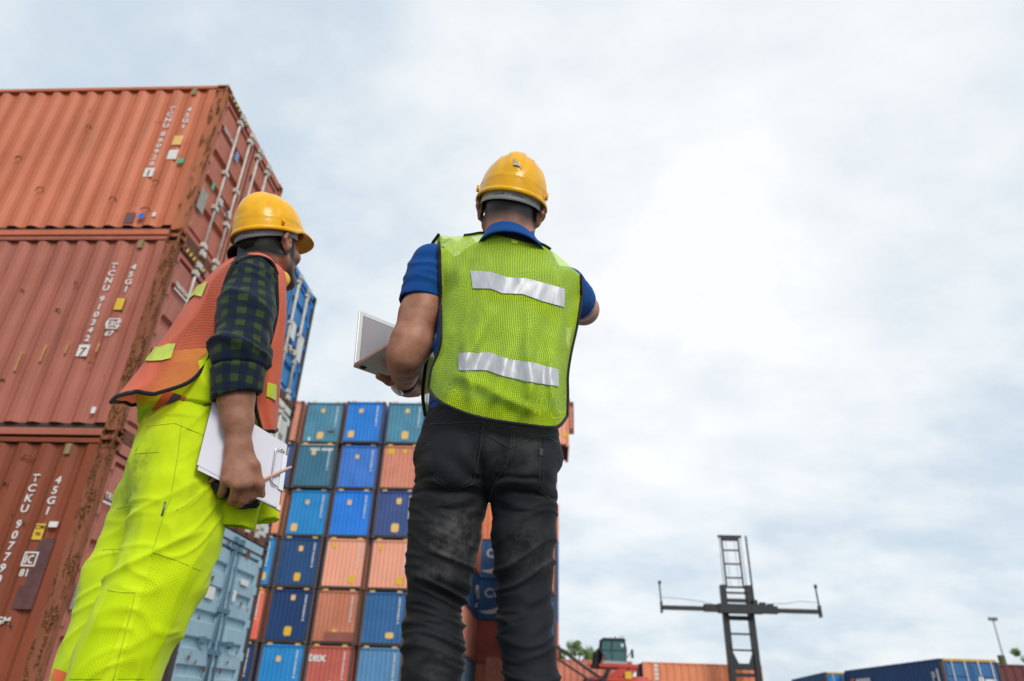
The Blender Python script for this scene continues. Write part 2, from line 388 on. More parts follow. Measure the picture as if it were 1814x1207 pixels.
SX, SY = -5.064, 7.268
ORA1 = paint('container orange', (0.60, 0.166, 0.074), 0.14, 0.5, 0.5, 0.22)
ORA2 = paint('container faded red', (0.43, 0.132, 0.084), 0.18, 0.6, 0.55, 0.2)
ORA3 = paint('container brick', (0.275, 0.066, 0.027), 0.22, 0.6, 0.55, 0.12)
DOR1 = paint('door orange', (0.52, 0.155, 0.092), 0.17, 0.4, 0.5, 0.25)
DOR2 = paint('door rose', (0.49, 0.16, 0.108), 0.16, 0.4, 0.5, 0.25)
POST1 = paint('rusting post orange', (0.46, 0.145, 0.062), 0.80, 0.6, 0.75, 0.25, (1, 1, 0.22), 15)
POST2 = paint('rusting post brown', (0.30, 0.10, 0.048), 0.95, 0.7, 0.8, 0.25, (1, 1, 0.22), 15)
GREENP = plain('tape green', (0.02, 0.50, 0.25), 0.5); BLUEP = plain('tape blue', (0.02, 0.15, 0.60), 0.5)
PURP = plain('repair patch purple', (0.16, 0.075, 0.075), 0.6, var=0.2); GREYP = plain('data plate grey', (0.36, 0.33, 0.26), 0.5, metal=0.2, var=0.25, scale=20)
LBLUE = plain('tag pale blue', (0.16, 0.32, 0.60), 0.5)
PATCHD = plain('repair patch dark red', (0.115, 0.045, 0.04), 0.6, var=0.25)

def stacked(s): return '\n'.join(s)
def marks(t, code, typ, digit, box_txt, num, boxed=True):
    text_part(stacked(code[:4]), 0.118, WHITE, t, (-0.775, 0.005, 2.46), ON_FRONT, 0.98, 1.15)
    text_part(stacked(code[4:]), 0.118, WHITE, t, (-0.775, 0.005, 1.94), ON_FRONT, 0.98, 1.15)
    if digit:
        patch(t, 'digit_frame', WHITE, -0.845, -0.705, 1.055, 1.215)
        text_part(digit, 0.15, ORA3, t, (-0.775, 0.0015, 1.19), ON_FRONT, 1, 1.1)
    text_part(stacked(typ), 0.118, WHITE, t, (-0.50, 0.005, 2.44), ON_FRONT, 0.98, 1.15)
c1 = container('orange high container on top of the rusty stack at the left', (SX, SY, 5.792), ORA1, DOR1, POST1, hazard=True, seed=1,
               group='rust-red high containers stacked at the left')
marks(c1, 'TCNU860926', '45G1', '1', '', '')
c2 = container('faded red ribbed container in the middle of the left stack', (SX, SY, 2.896), ORA2, DOR2, POST2, hazard=True, seed=5,
               group='rust-red high containers stacked at the left', dent=0.025)
marks(c2, 'TCNU910342', '45G1', '7', '', '')
c3 = container('brick red container at the bottom of the left stack, behind the yellow trousers', (SX, SY, 0.0), ORA3, DOR2, POST2, seed=9,
               group='rust-red high containers stacked at the left', dent=0.02)
marks(c3, 'TCKU907790', '45G1', None, '', '')
def ysticker(t, lines, mat):
    patch(t, 'sticker_border', BLACKP, -0.578, -0.452, 1.715, 1.905, 0.009)
    s = patch(t, 'sticker', YELP, -0.570, -0.460, 1.723, 1.897, 0.004)
    if lines: text_part(lines, 0.062, BLACKP, t, (-0.515, -0.0005, 1.885), ON_FRONT, 1.15)
ysticker(c3, 'CIM\n96', None); ysticker(c2, None, None)
patch(c1, 'sticker', ORAP, -0.58, -0.44, 1.66, 1.84, 0.004)
def boxmark(t, txt, num, full=True):
    mb = MB()
    for (a, b, c, d) in ((-0.585,-0.43,1.58,1.595),(-0.585,-0.43,1.445,1.46),(-0.585,-0.57,1.46,1.58),(-0.445,-0.43,1.46,1.58)):
        mb.box(a, b, 0.002, 0.008, c, d)
    part('code_frame', mb, WHITE, t)
    text_part(txt, 0.12, WHITE, t, (-0.508, 0.004, 1.573), ON_FRONT, 1, 1.0)
    text_part(num, 0.10, WHITE, t, (-0.515, 0.004, 1.425), ON_FRONT, 1, 1.1)
boxmark(c3, 'IC', '81'); boxmark(c2, 'UIC', '67')
patch(c1, 'white_label', WHITE, -0.58, -0.44, 1.38, 1.56, 0.004)
patch(c1, 'tape_mark', GREENP, -0.40, -0.315, 1.31, 1.39, 0.004)
patch(c1, 'tape_mark', BLUEP, -0.69, -0.61, 0.30, 0.38, 0.004); patch(c1, 'repair_patch', PURP, -0.88, -0.74, 0.22, 0.40, 0.006)
patch(c3, 'repair_patch', PATCHD, -0.47, -0.30, 1.24, 1.74, 0.006); patch(c3, 'repair_patch', PATCHD, -0.52, -0.30, 1.02, 1.25, 0.0075)
patch(c3, 'white_label', WHITE, -0.43, -0.33, 1.86, 1.92, 0.004)
text_part('CGM', 0.095, WHITE, c3, (-0.60, 0.004, 0.95), ON_FRONT, 1, 1.1)
patch(c2, 'white_label', WHITE, -0.40, -0.35, 0.30, 0.38, 0.006); patch(c1, 'white_label', WHITE, -0.50, -0.45, 0.33, 0.40, 0.006)
# little bumps and dents with a rust rim on the ribs
def scars(t, lst):
    for (x, z, w, h) in lst:
        mb = MB(); mb.tube([(x-w, 0.004, z), (x-w*0.5, -0.004, z+h), (x+w*0.5, -0.004, z+h*0.8), (x+w, 0.004, z-h*0.3)], [0.004, 0.009, 0.008, 0.003], 6)
        part('dent_scar', mb, RUSTY, t, True)
scars(c1, [(-2.86,1.42,0.06,0.04),(-1.98,2.02,0.05,0.06),(-3.1,0.62,0.03,0.05),(-3.0,0.50,0.05,0.03),(-2.3,0.80,0.07,0.07),(-1.15,0.62,0.06,0.06),(-4.4,0.5,0.05,0.03),(-0.62,0.95,0.05,0.03),(-0.62,0.44,0.08,0.04)])
scars(c2, [(-1.9,2.0,0.03,0.03),(-1.2,2.1,0.03,0.05),(-1.3,1.7,0.04,0.03),(-0.62,0.95,0.03,0.02),(-1.65,0.7,0.03,0.03),(-2.4,1.9,0.03,0.03)])
scars(c3, [(-0.95,2.62,0.09,0.05),(-1.1,2.30,0.03,0.05),(-0.5,0.85,0.06,0.05),(-0.72,1.9,0.03,0.02)])
STREAK = plain('scraped paint ochre', (0.55,0.27,0.09), 0.7, var=0.3, scale=20)
for (x, z0, z1) in ((-1.56,0.85,1.12),(-1.28,0.98,1.22),(-1.0,1.1,1.26),(-0.60,1.12,1.24)): patch(c2, 'paint_scrape', STREAK, x-0.012, x+0.012, z0, z1, 0.009)
# door-end markings
def lessor(t, z, y0=0.20):
    text_part('TRITON', 0.10, WHITE, t, (0.003, y0, z+0.08), ON_END, 1, 1.0, align='LEFT'); epatch(t, 'underline', WHITE, y0, y0+0.42, z-0.055, z-0.03)
lessor(c3, 2.235, 0.15); lessor(c2, 2.235, 0.22)
text_part('TRITON', 0.10, WHITE, c1, (0.003, 0.2, 2.26), ON_END, 1, 0.95, align='LEFT')
epatch(c1, 'data_plate', GREYP, 0.14, 0.33, 0.62, 0.98); epatch(c1, 'tape_mark', GREENP, 0.35, 0.41, 1.13, 1.25); epatch(c1, 'round_tag', LBLUE, 0.70, 0.80, 2.03, 2.20)
epatch(c3, 'data_plate', GREYP, 0.15, 0.36, 1.05, 1.33); epatch(c3, 'label_sheet', WHITE, 1.45, 1.65, 1.5, 1.75)

# the second stack, behind the first, doors in the same plane
GB = paint('door light blue', (0.34, 0.49, 0.57), 0.34, 0.3, 0.5, 0.2); GW = paint('door off white', (0.66, 0.66, 0.63), 0.25, 0.35, 0.55, 0.1)
BL = paint('door strong blue', (0.03, 0.22, 0.54), 0.14, 0.35, 0.5, 0.2); PD = paint('post dark', (0.07, 0.06, 0.06), 0.6, 0.5, 0.8)
S2 = 9.835
d1 = container('light blue rust-spotted container with closed doors, behind the yellow trousers', (SX, S2, 0.0), GB, GB, PD, H=2.60, rods=(1.10,1.335), rod_mat=paint('rod blue grey', (0.10,0.19,0.27), 0.3, 0.3), npan=6, hooks=False)
d2 = container('off-white container between the blue one and the light blue one', (SX, S2, 2.62), GW, GW, PD, H=2.60, rods=(0.6,1.0,1.42,1.83), hooks=False, rod_r=0.025, rod_mat=plain('cream rod', (0.62,0.55,0.46), 0.5))
d3 = container('strong blue container with cream lock rods, topmost, right of the plaid shirt', (SX, S2, 5.24), BL, BL, PD, H=2.60, rods=(0.42,0.88,1.42,1.95), hooks=False, rod_r=0.03, rod_mat=plain('cream rod', (0.62,0.55,0.46), 0.5))
for (y0, y1, z0, z1) in ((1.5,1.72,1.2,1.55),(1.98,2.2,0.95,1.5)): epatch(d3, 'label_sheet', WHITE, y0, y1, z0, z1)
for (y, z, w, h) in ((1.62,1.9,0.30,0.09),(1.42,1.62,0.12,0.16)): epatch(d1, 'white_label', WHITE, y, y+w, z, z+h)
epatch(d1, 'white_label', WHITE, 0.50, 0.78, 1.55, 1.72)
RS = MB(); 
for (y, z, r) in ((0.62,1.84,.055),(1.80,1.62,.06),(0.8,0.98,.05),(0.45,0.75,.05),(0.68,0.70,.04),(1.55,0.62,.06),(0.3,0.35,.07),(2.0,0.9,.04),(1.0,0.62,.06),(1.75,0.75,.04),(1.42,2.36,.05),(0.9,2.42,.06),(1.7,2.40,.10)):
    a = [(0.0005, y+r*math.cos(k*.9)*(0.7+0.3*math.sin(k*7)), z+r*1.1*math.sin(k*.9)*(0.7+.3*math.cos(k*5))) for k in range(7)]
    RS.add(a, [tuple(range(7))])
part('rust_spots', RS, RUSTY, d1)
# ------------------------------------------------------------------ far block of containers, blind ends towards the camera
CW, CHH, CLN = 2.40, 2.69, 12.19
_sh = {}
def shared(key, fn):
    if key not in _sh:
        m = fn(); _sh[key] = [q.mesh(key[0]) for q in pieces(m)] if isinstance(m, MB) else m
    return _sh[key]
FRAMEM = paint('weathered frame', (0.115, 0.08, 0.065), 0.55, 0.5, 0.7)
def far_box(label, loc, mat, frame=None, W=CW, H=CHH, Ln=CLN, rz=0.0, group=None, ribs=0.24, text=True, dots=None, pads=True, cat='container'):
    t = thing('shipping_container', label, cat, loc, rz, group); frame = frame or FRAMEM
    k = (W, H, Ln)
    part('end_panel', shared(('e',)+k, lambda: corrugated(0.10, W-0.10, 0.17, H-0.09, flat=ribs*0.28, slope=ribs*0.22, depth=0.04, y=0.05, sign=1).mesh('end_panel')), mat, t)
    part('side_panel', shared(('s1',)+k, lambda: corrugated(0.12, Ln-0.12, 0.16, H-0.06, axis='y', flat=0.11, slope=0.05, depth=0.036, y=W-0.012, sign=-1).mesh('side_panel')), mat, t)
    part('side_panel', shared(('s2',)+k, lambda: corrugated(0.12, Ln-0.12, 0.16, H-0.06, axis='y', flat=0.11, slope=0.05, depth=0.036, y=0.012, sign=1).mesh('side_panel')), mat, t)
    part('rear_panel', shared(('r',)+k, lambda: MB().box(0.1, W-0.1, Ln-0.08, Ln-0.03, 0.15, H-0.06).mesh('rear_panel')), mat, t)
    part('roof', shared(('t',)+k, lambda: MB().box(0.06, W-0.06, 0.08, Ln-0.08, H-0.05, H-0.01).mesh('roof')), mat, t)
    part('floor', shared(('f',)+k, lambda: MB().box(0.06, W-0.06, 0.08, Ln-0.08, 0.10, 0.155).mesh('floor')), DARKST, t)
    def posts(x0):
        return lambda: MB().box(x0, x0+0.11, 0.0, 0.14, 0.11, H-0.11).box(x0, x0+0.11, Ln-0.14, Ln, 0.11, H-0.11)
    part('corner_post', shared(('p1',)+k, posts(0.0)), frame, t); part('corner_post', shared(('p2',)+k, posts(W-0.11)), frame, t)
    part('header', shared(('h',)+k, lambda: MB().box(0.112, W-0.112, 0.012, 0.10, H-0.10, H-0.02).mesh('header')), mat, t)
    part('sill', shared(('l',)+k, lambda: MB().box(0.112, W-0.112, 0.05, 0.12, 0.03, 0.16).mesh('sill')), DARKST, t)
    def cast():
        mb = MB()
        for x in (-0.008, W-0.17):
            for z in (0.0, H-0.118):
                mb.box(x, x+0.178, -0.008, 0.16, z, z+0.118); mb.box(x, x+0.178, Ln-0.16, Ln+0.008, z, z+0.118)
        return mb
    part('corner_casting', shared(('c',)+k, cast), frame, t)
    def rails():
        mb = MB()
        for x in (0.0, W-0.06): mb.box(x, x+0.06, 0.15, Ln-0.15, H-0.07, H-0.005); mb.box(x, x+0.06, 0.15, Ln-0.15, 0.02, 0.165)
        return mb
    part('side_rail', shared(('sr',)+k, rails), mat, t)
    if pads:
        part('fork_pad', shared(('fp',)+k, lambda: MB().box(0.30, 0.56, 0.0, 0.07, H-0.025, H+0.05).box(W-0.62, W-0.36, 0.0, 0.07, H-0.025, H+0.05)), ORAP, t)
    if text:
        def code():
            r = random.Random(3); mb = MB(); z = H*0.90; x0 = W*0.80
            for i in range(11):
                if i in (4, 10): z -= 0.05
                w = 0.085*(0.75+0.25*r.random()); mb.box(x0, x0+w, 0.045, 0.051, z-0.085, z)
                z -= 0.112
            return mb.mesh('code_lettering')
        part('code_lettering', shared(('tx',)+k, code), WHITE, t)
    for (u, v, w, h, m) in (dots or ()):
        n = 14; rx, rz_ = w/2, h/2; vs = []
        for i in range(n):
            a = 2*math.pi*i/n; ca, sa = math.cos(a), math.sin(a)
            e = 0.45
            vs.append((u*W+rx*math.copysign(abs(ca)**e, ca), 0.046, v*H+rz_*math.copysign(abs(sa)**e, sa)))
        part('sticker', MB().add(vs+[(x, 0.05, z) for x, y, z in vs], [tuple(range(n))]+[(i, i+n, (i+1) % n+n, (i+1) % n) for i in range(n)]), m, t)
    return t
PC = {
 'teal': paint('teal', (0.089, 0.279, 0.397), 0.15, 0.6), 'dteal': paint('dark teal', (0.053, 0.186, 0.279), 0.12, 0.5),
 'blue': paint('blue', (0.026, 0.229, 0.694), 0.08, 0.35), 'royal': paint('royal blue', (0.053, 0.205, 0.620), 0.1, 0.4),
 'vivid': paint('vivid blue', (0.016, 0.211, 0.719), 0.05, 0.25), 'sky': paint('bright blue', (0.021, 0.260, 0.595), 0.05, 0.3),
 'navy': paint('navy', (0.023, 0.081, 0.211), 0.06, 0.35, fade=0.15), 'dnavy': paint('dark navy', (0.017, 0.056, 0.167), 0.06, 0.35, fade=0.12),
 'slate': paint('slate navy', (0.058, 0.099, 0.267), 0.04, 0.3), 'steel': paint('steel blue', (0.116, 0.285, 0.496), 0.06, 0.4),
 'mid': paint('mid blue', (0.047, 0.161, 0.372), 0.12, 0.5),
 'salmon': paint('salmon', (0.90, 0.40, 0.265), 0.03, 0.2, fade=0.12), 'pink': paint('rose red', (0.694, 0.260, 0.168), 0.06, 0.3),
 'orange': paint('far orange', (0.843, 0.298, 0.147), 0.08, 0.3), 'brown': paint('orange brown', (0.583, 0.205, 0.116), 0.08, 0.35),
 'red': paint('container red', (0.58, 0.135, 0.10), 0.06, 0.3), 'coral': paint('coral', (0.868, 0.174, 0.095), 0.04, 0.2),
 'grey': paint('blue grey', (0.210, 0.360, 0.471), 0.08, 0.4), 'drk': paint('dark maroon', (0.174, 0.053, 0.053), 0.1, 0.4),
}
FX0, FY0, FP, FZ = -15.21, 38.3, 2.558, 2.748
GRP = 'containers in the tall block with blind ends to the camera'
def S(*a): return a
grid = {   # column: list from top to bottom of (colour, label, dots)
 0: [('pink', 'rose red container at the top of the half-hidden column left of the teal one', ()),
     ('slate', 'slate blue container half hidden by the clipboard clip', ((.3,.97,.3,.1,ORAP),)),
     ('orange', 'orange container half hidden by the lower corner of the clipboard', ()),
     ('sky', 'bright blue container with an amber sticker, half hidden by the light blue doors', ((.78,.22,.4,.42,ORAP),)),
     ('coral', 'coral red container with white lettering, seen beside the light blue doors', ((.85,.93,.25,.12,ORAP),)),
     ('dnavy', 'dark navy container with white lettering at the foot of the half-hidden column', ())],
 1: [('teal', 'streaky teal container at the upper left of the tall block', ((.45,.80,.24,.26,ORAP),(.47,.20,.40,.46,ORAP))),
     ('dteal', 'dark teal container with white lettering along its top edge', ((.42,.80,.25,.30,ORAP),)),
     ('sky', 'bright blue container right of the clipboard corner', ((.44,.74,.22,.26,ORAP),(.22,.20,.38,.44,ORAP))),
     ('navy', 'navy container directly under the bright blue one by the clipboard', ((.50,.78,.25,.30,ORAP),(.52,.22,.36,.44,YELP))),
     ('dnavy', 'darkest navy container, left of the patched orange brown one', ((.52,.84,.24,.28,ORAP),(.52,.22,.40,.46,YELP))),
     ('sky', 'bright blue container at the bottom, left of the red one lettered tex', ((.42,.74,.24,.28,ORAP),))],
 2: [('blue', 'clear blue container in the top row between the two teal ones', ((.40,.78,.26,.28,ORAP),(.22,.22,.38,.44,ORAP))),
     ('royal', 'royal blue container with pale streaks in the second row', ((.44,.74,.22,.26,ORAP),)),
     ('vivid', 'vivid plain blue container in the third row with one small sticker', ((.42,.74,.24,.30,ORAP),)),
     ('salmon', 'salmon container in the middle column, above the patched orange brown one', ((.22,.86,.24,.26,YELP),(.72,.20,.36,.40,YELP))),
     ('brown', 'orange brown container with a darker patch along its lower edge', ((.50,.22,.26,.34,YELP),(.15,.98,.24,.08,ORAP))),
     ('red', 'red container lettered tex at the bottom of the block', ())],
 3: [('teal', 'teal container in the top row beside the black trousers', ((.50,.80,.26,.28,ORAP),(.50,.22,.42,.50,ORAP))),
     ('pink', 'rose red container beside the black trousers, in the second row', ((.22,.87,.40,.36,YELP),(.56,.87,.24,.26,YELP))),
     ('slate', 'slate navy container beside the black trousers, in the third row', ((.55,.78,.30,.36,ORAP),(.52,.22,.44,.50,ORAP))),
     ('salmon', 'salmon container beside the black trousers', ((.24,.84,.24,.26,YELP),(.74,.20,.40,.42,YELP))),
     ('mid', 'mid blue container with a pale square sticker beside the black trousers', ((.66,.20,.44,.30,ORAP),)),
     ('steel', 'steel blue ribbed container at the bottom beside the black trousers', ())],
 4: [('navy', 'navy container at the top of the column hidden behind the standing man', ()),
     ('orange', 'orange container second from the top of the column behind the standing man', ()),
     ('orange', 'orange container whose long side shows high between the legs', ()),
     ('mid', 'blue container with a white mark on its long side, seen between the legs', ()),
     ('salmon', 'salmon container whose long side shows between the knees', ()),
     ('grey', 'blue grey container at the foot of the column seen between the legs', ())],
}
for cidx, rows in grid.items():
    for r, (c, lab, dots) in enumerate(rows):
        x = FX0 + (cidx-1)*FP + 0.08; z = (5-r)*FZ - 0.02
        if r == 5: z = 0.0
        jx, jy = random.uniform(-.03, .03), random.uniform(-.12, .12)
        t = far_box(lab, (x+jx, FY0+jy, z), PC[c], group=GRP, dots=dots, text=(c not in ('pink',) and not (cidx == 4)))
        if (cidx, r) == (2, 5):
            text_part('tex', 0.62, WHITE, t, (0.52, 0.04, 2.44), ON_FRONT, 1, 1.15)
            text_part('A', 0.62, WHITE, t, (1.35, 0.04, 1.1), ON_FRONT, 1, 1.2)
        if (cidx, r) == (2, 4):
            part('repair_patch', MB().box(0.68, 2.28, 0.044, 0.05, 0.17, 0.62), paint('patch brown', (0.30,0.10,0.07), 0.1, 0.3), t)
        if (cidx, r) == (1, 1):
            part('lettering', MB().box(0.2, 2.2, 0.004, 0.011, CHH-0.085, CHH-0.03), plain('cream line', (0.55,0.52,0.42), 0.6), t)
            mb = MB()
            for k in range(12):
                if k != 5: mb.box(0.78+k*0.115, 0.86+k*0.115, 0.043, 0.049, 2.28, 2.44)
            part('code_lettering', mb, WHITE, t)
        if (cidx, r) == (1, 0): part('white_label', MB().box(0.42, 0.56, 0.043, 0.049, 0.2, 0.42), WHITE, t); part('rust_patch', MB().box(1.55, 1.95, 0.043, 0.05, 0.72, 0.86), RUSTY, t)
        if cidx == 4 and r == 3:
            mb = MB(); mb.tube([(CW+0.0, 10.2, 1.5), (CW+0.0, 10.6, 1.85), (CW+0.0, 11.1, 1.85), (CW+0.0, 11.4, 1.5), (CW+0.0, 11.1, 1.15), (CW+0.0, 10.6, 1.15), (CW+0.0, 10.2, 1.5)], 0.12, 6)
            mb.tube([(CW, 9.9, 0.5), (CW, 10.5, 0.5), (CW, 11.2, 0.85)], 0.07, 6)
            part('logo_mark', mb, WHITE, t)
# column hidden behind the right leg, its top container shifted out to the right
for r, c in enumerate(('orange', 'navy', 'pink', 'mid', 'brown')):
    far_box('%s container in the hidden column carrying the overhanging one' % {'orange':'orange','navy':'navy','pink':'rose red','mid':'mid blue','brown':'orange brown'}[c],
            (-2.12, FY0+0.4, (4-r)*FZ if r < 4 else 0.0), PC[c], group=GRP, text=False)
to = far_box('salmon container overhanging at the right end of the top row, one door swung open', (-1.40, FY0-0.1, 5*FZ-0.03), PC['salmon'], H=2.80, frame=PC['orange'], text=False, pads=False, Ln=2.99,
             dots=((.94-.02,.28,.34,.36,YELP),))
dm = MB(); dm.box(CW-0.02, CW+0.30, 0.3, 0.42, 0.9, 2.95)
dd = part('door', dm, PC['drk'], to); part('door_panel', MB().box(CW+0.07, CW+0.21, 0.26, 0.30, 1.2, 2.6), PC['pink'], dd)
part('header_block', MB().box(CW-0.22, CW+0.06, -0.03, 0.14, 2.81, 3.02), PC['drk'], to)

def long_box(label, loc, mat, Ln=12.19, H=CHH, W=2.438, rz=0.0, group=None, end_mat=None, logo=None, frame=None):
    """long side along local x facing -y; ends at x=0 and x=Ln"""
    t = thing('shipping_container', label, 'container', loc, rz, group); frame = frame or mat
    k = ('L', W, H, Ln)
    part('side_panel', shared(('a',)+k, lambda: corrugated(0.14, Ln-0.14, 0.16, H-0.06, flat=0.13, slope=0.07, depth=0.045, y=0.012, sign=1).mesh('side_panel')), mat, t)
    part('side_panel', shared(('b',)+k, lambda: corrugated(0.14, Ln-0.14, 0.16, H-0.06, flat=0.13, slope=0.07, depth=0.045, y=W-0.012, sign=-1).mesh('side_panel')), mat, t)
    part('end_panel', shared(('c',)+k, lambda: corrugated(0.1, W-0.1, 0.16, H-0.06, axis='y', flat=0.08, slope=0.05, depth=0.04, y=0.03, sign=1).mesh('end_panel')), end_mat or mat, t)
    part('end_panel', shared(('d',)+k, lambda: corrugated(0.1, W-0.1, 0.16, H-0.06, axis='y', flat=0.08, slope=0.05, depth=0.04, y=Ln-0.03, sign=-1).mesh('end_panel')), end_mat or mat, t)
    part('roof', shared(('e',)+k, lambda: MB().box(0.06, Ln-0.06, 0.06, W-0.06, H-0.05, H-0.01).mesh('roof')), mat, t)
    part('floor', shared(('f',)+k, lambda: MB().box(0.06, Ln-0.06, 0.06, W-0.06, 0.10, 0.155).mesh('floor')), DARKST, t)
    def fr():
        mb = MB()
        for x in (0.0, Ln-0.14):
            for y in (0.0, W-0.11): mb.box(x, x+0.14, y, y+0.11, 0.11, H-0.11)
        return mb
    part('corner_post', shared(('g',)+k, fr), frame, t)
    def ca():
        mb = MB()
        for x in (-0.006, Ln-0.172):
            for y in (-0.006, W-0.156):
                for z in (0.0, H-0.118): mb.box(x, x+0.178, y, y+0.162, z, z+0.118)
        return mb
    part('corner_casting', shared(('h',)+k, ca), frame, t)
    def ra():
        mb = MB()
        for y in (0.0, W-0.06): mb.box(0.17, Ln-0.17, y, y+0.06, H-0.07, H-0.005); mb.box(0.17, Ln-0.17, y, y+0.06, 0.02, 0.165)
        return mb
    part('side_rail', shared(('i',)+k, ra), frame, t)
    if logo:
        text_part('CGM', 0.85, WHITE, t, (logo, 0.004, 2.15), ON_FRONT, 1, 1.1, align='LEFT')
        n = 12; vs = []
        for i in range(n+1):
            u = i/n; vs.append((logo-0.3+2.2*u, 0.004, 0.55+0.75*u**2)); 
        for i in range(n+1):
            u = 1-i/n; vs.append((logo-0.3+2.2*u, 0.004, 0.55+0.75*u**2-0.30*math.sin(math.pi*u)-0.02))
        part('swoosh', MB().add(vs, [(i, i+1, 2*n-i, 2*n+1-i) for i in range(n)]), WHITE, t)
    return t
BGRP = 'containers in the row behind the tall block, long sides to the camera'
for r, (c, lab, lg) in enumerate((('orange', 'orange container at the bottom of the rear row, seen between the legs', None),
                                  ('red', 'brick red ribbed container in the rear row between the knees', None),
                                  ('mid', 'blue container with white lettering, the lower of two in the rear row', 6.9),
                                  ('mid', 'blue container with white lettering, the upper of two in the rear row', 6.9),
                                  ('orange', 'orange container high in the rear row, behind the thighs', None))):
    long_box(lab, (-11.66, 51.1, r*FZ-0.02 if r else 0.0), PC[c], group=BGRP, logo=lg)

# containers low along the right
long_box('dull pink container behind the red reach stacker', (-4.06, 47.2, 0), PC['pink'], Ln=9.12, H=2.896)
ob = long_box('orange container with a dark end, behind the black lifting mast', (5.05, 41.9, 0), PC['orange'], Ln=6.45, H=2.62, rz=0.0, end_mat=PC['dnavy'])
mb = MB()
for k in range(9):
    if k != 4: mb.box(0.62, 0.84, 0.0, 0.006, 2.36-k*0.21, 2.52-k*0.21)
part('code_lettering', mb, WHITE, ob)
long_box('dark navy container just behind the orange one', (5.3, 45.0, 0), PC['dnavy'], Ln=7.0, H=2.6)

def door_end_box(label, loc, mat, rz, dm, H=2.70, group=None, W=2.40):
    """doors at local y=0 facing -y, long side at x=0 facing -x"""
    t = thing('shipping_container', label, 'container', loc, rz, group); Ln = 12.19
    for x, s in ((0.012, 1), (W-0.012, -1)):
        part('side_panel', corrugated(0.14, Ln-0.14, 0.16, H-0.06, axis='y', flat=0.12, slope=0.06, depth=0.036, y=x, sign=s), mat, t)
    part('rear_panel', MB().box(0.1, W-0.1, Ln-0.08, Ln-0.03, 0.15, H-0.06), mat, t)
    part('roof', MB().box(0.06, W-0.06, 0.08, Ln-0.08, H-0.05, H-0.01), mat, t)
    part('floor', MB().box(0.06, W-0.06, 0.08, Ln-0.08, 0.10, 0.155), DARKST, t)
    for x in (0.0, W-0.11):
        part('corner_post', MB().box(x, x+0.11, 0.0, 0.14, 0.11, H-0.11).box(x, x+0.11, Ln-0.14, Ln, 0.11, H-0.11), FRAMEM, t)
        part('side_rail', MB().box(x, x+0.06, 0.15, Ln-0.15, H-0.07, H-0.005).box(x, x+0.06, 0.15, Ln-0.15, 0.02, 0.165), mat, t)
    part('door_header', MB().box(0.112, W-0.112, 0.0, 0.12, H-0.105, H-0.01), plain('header yellow', (0.62,0.36,0.05), 0.6), t)
    part('door_sill', MB().box(0.112, W-0.112, 0.0, 0.12, 0.01, 0.15), DARKST, t)
    for (a, b) in ((0.115, W/2-0.012), (W/2+0.012, W-0.115)):
        d = part('door', MB().box(a, b, 0.06, 0.09, 0.16, H-0.11), dm, t)
        for k in range(4):
            z0 = 0.24+k*0.58; part('door_panel', MB().hexa([(a+.06,.062,z0),(b-.06,.062,z0),(b-.06,.062,z0+.5),(a+.06,.062,z0+.5)][::-1], [(a+.09,.03,z0+.03),(b-.09,.03,z0+.03),(b-.09,.03,z0+.47),(a+.09,.03,z0+.47)][::-1]), dm, d)
        for q in (0.30, 0.80):
            xx = a+(b-a)*q; part('lock_rod', MB().cyl((xx, 0.0, 0.1), (xx, 0.0, H-0.06), 0.025, 8), plain('galvanised rod', (0.62,0.58,0.52), 0.5), d, True)
    return t
r1_ = door_end_box('blue container at the right with doors and grey lock rods facing us', (16.98, 33.75, 0), PC['navy'], math.radians(-1.7), PC['mid'])
r2_ = door_end_box('navy container parked beyond the blue one with lock rods', (16.35, 46.2, 0), PC['navy'], math.radians(-8.0), PC['sky'], H=2.62)
text_part('P', 0.55, WHITE, r1_, (-0.004, 0.95, 2.25), ON_LEFT, 1, 1.2); 
part('white_label', MB().box(-0.004, 0.004, 0.42, 0.62, 1.55, 2.3), WHITE, r1_)
part('red_label', MB().box(-0.004, 0.004, 10.7, 11.2, 1.6, 2.25), PC['coral'], r1_); part('white_label', MB().box(-0.004, 0.004, 8.3, 10.4, 1.7, 2.2), WHITE, r1_)
part('white_label', MB().box(1.42, 1.62, 0.022, 0.028, 1.55, 2.0), WHITE, r1_); part('white_label', MB().box(1.68, 2.12, 0.022, 0.028, 1.72, 1.92), WHITE, r1_)
part('white_label', MB().box(0.2, 1.0, 0.022, 0.028, 1.65, 1.85), WHITE, r2_)
long_box('dark maroon container behind the blue one at the right edge', (19.95, 35.9, 0), PC['drk'], Ln=12.19, H=2.68)

# ------------------------------------------------------------------ red reach stacker with its green glass cab
CABG, nt_, b_ = newmat('tinted cab glass'); b_.inputs['Base Color'].default_value = (0.025, 0.105, 0.105, 1); b_.inputs['Roughness'].default_value = 0.08; b_.inputs['Coat Weight'].default_value = 0.6
REDM = paint('machine red', (0.56, 0.075, 0.048), 0.10, 0.45, 0.45); BLKM = plain('machine black', (0.022, 0.022, 0.024), 0.5, var=0.3); GRYM = plain('machine grey', (0.33, 0.33, 0.33), 0.5)
TYRE = plain('tyre rubber', (0.018, 0.018, 0.018), 0.8); WHITEG = plain('machine white', (0.7, 0.7, 0.68), 0.5)
def wheel(parent, c, r, w, ax='x'):
    c = Vector(c); d = Vector((w/2, 0, 0)) if ax == 'x' else Vector((0, w/2, 0))
    t = MB(); t.tube([c-d, c-d*0.85, c+d*0.85, c+d], [r*0.86, r, r, r*0.86], 24); w_ = part('wheel', t, TYRE, parent, False)
    part('rim', MB().tube([c-d*1.04, c+d*1.04], r*0.5, 16), WHITEG, w_)
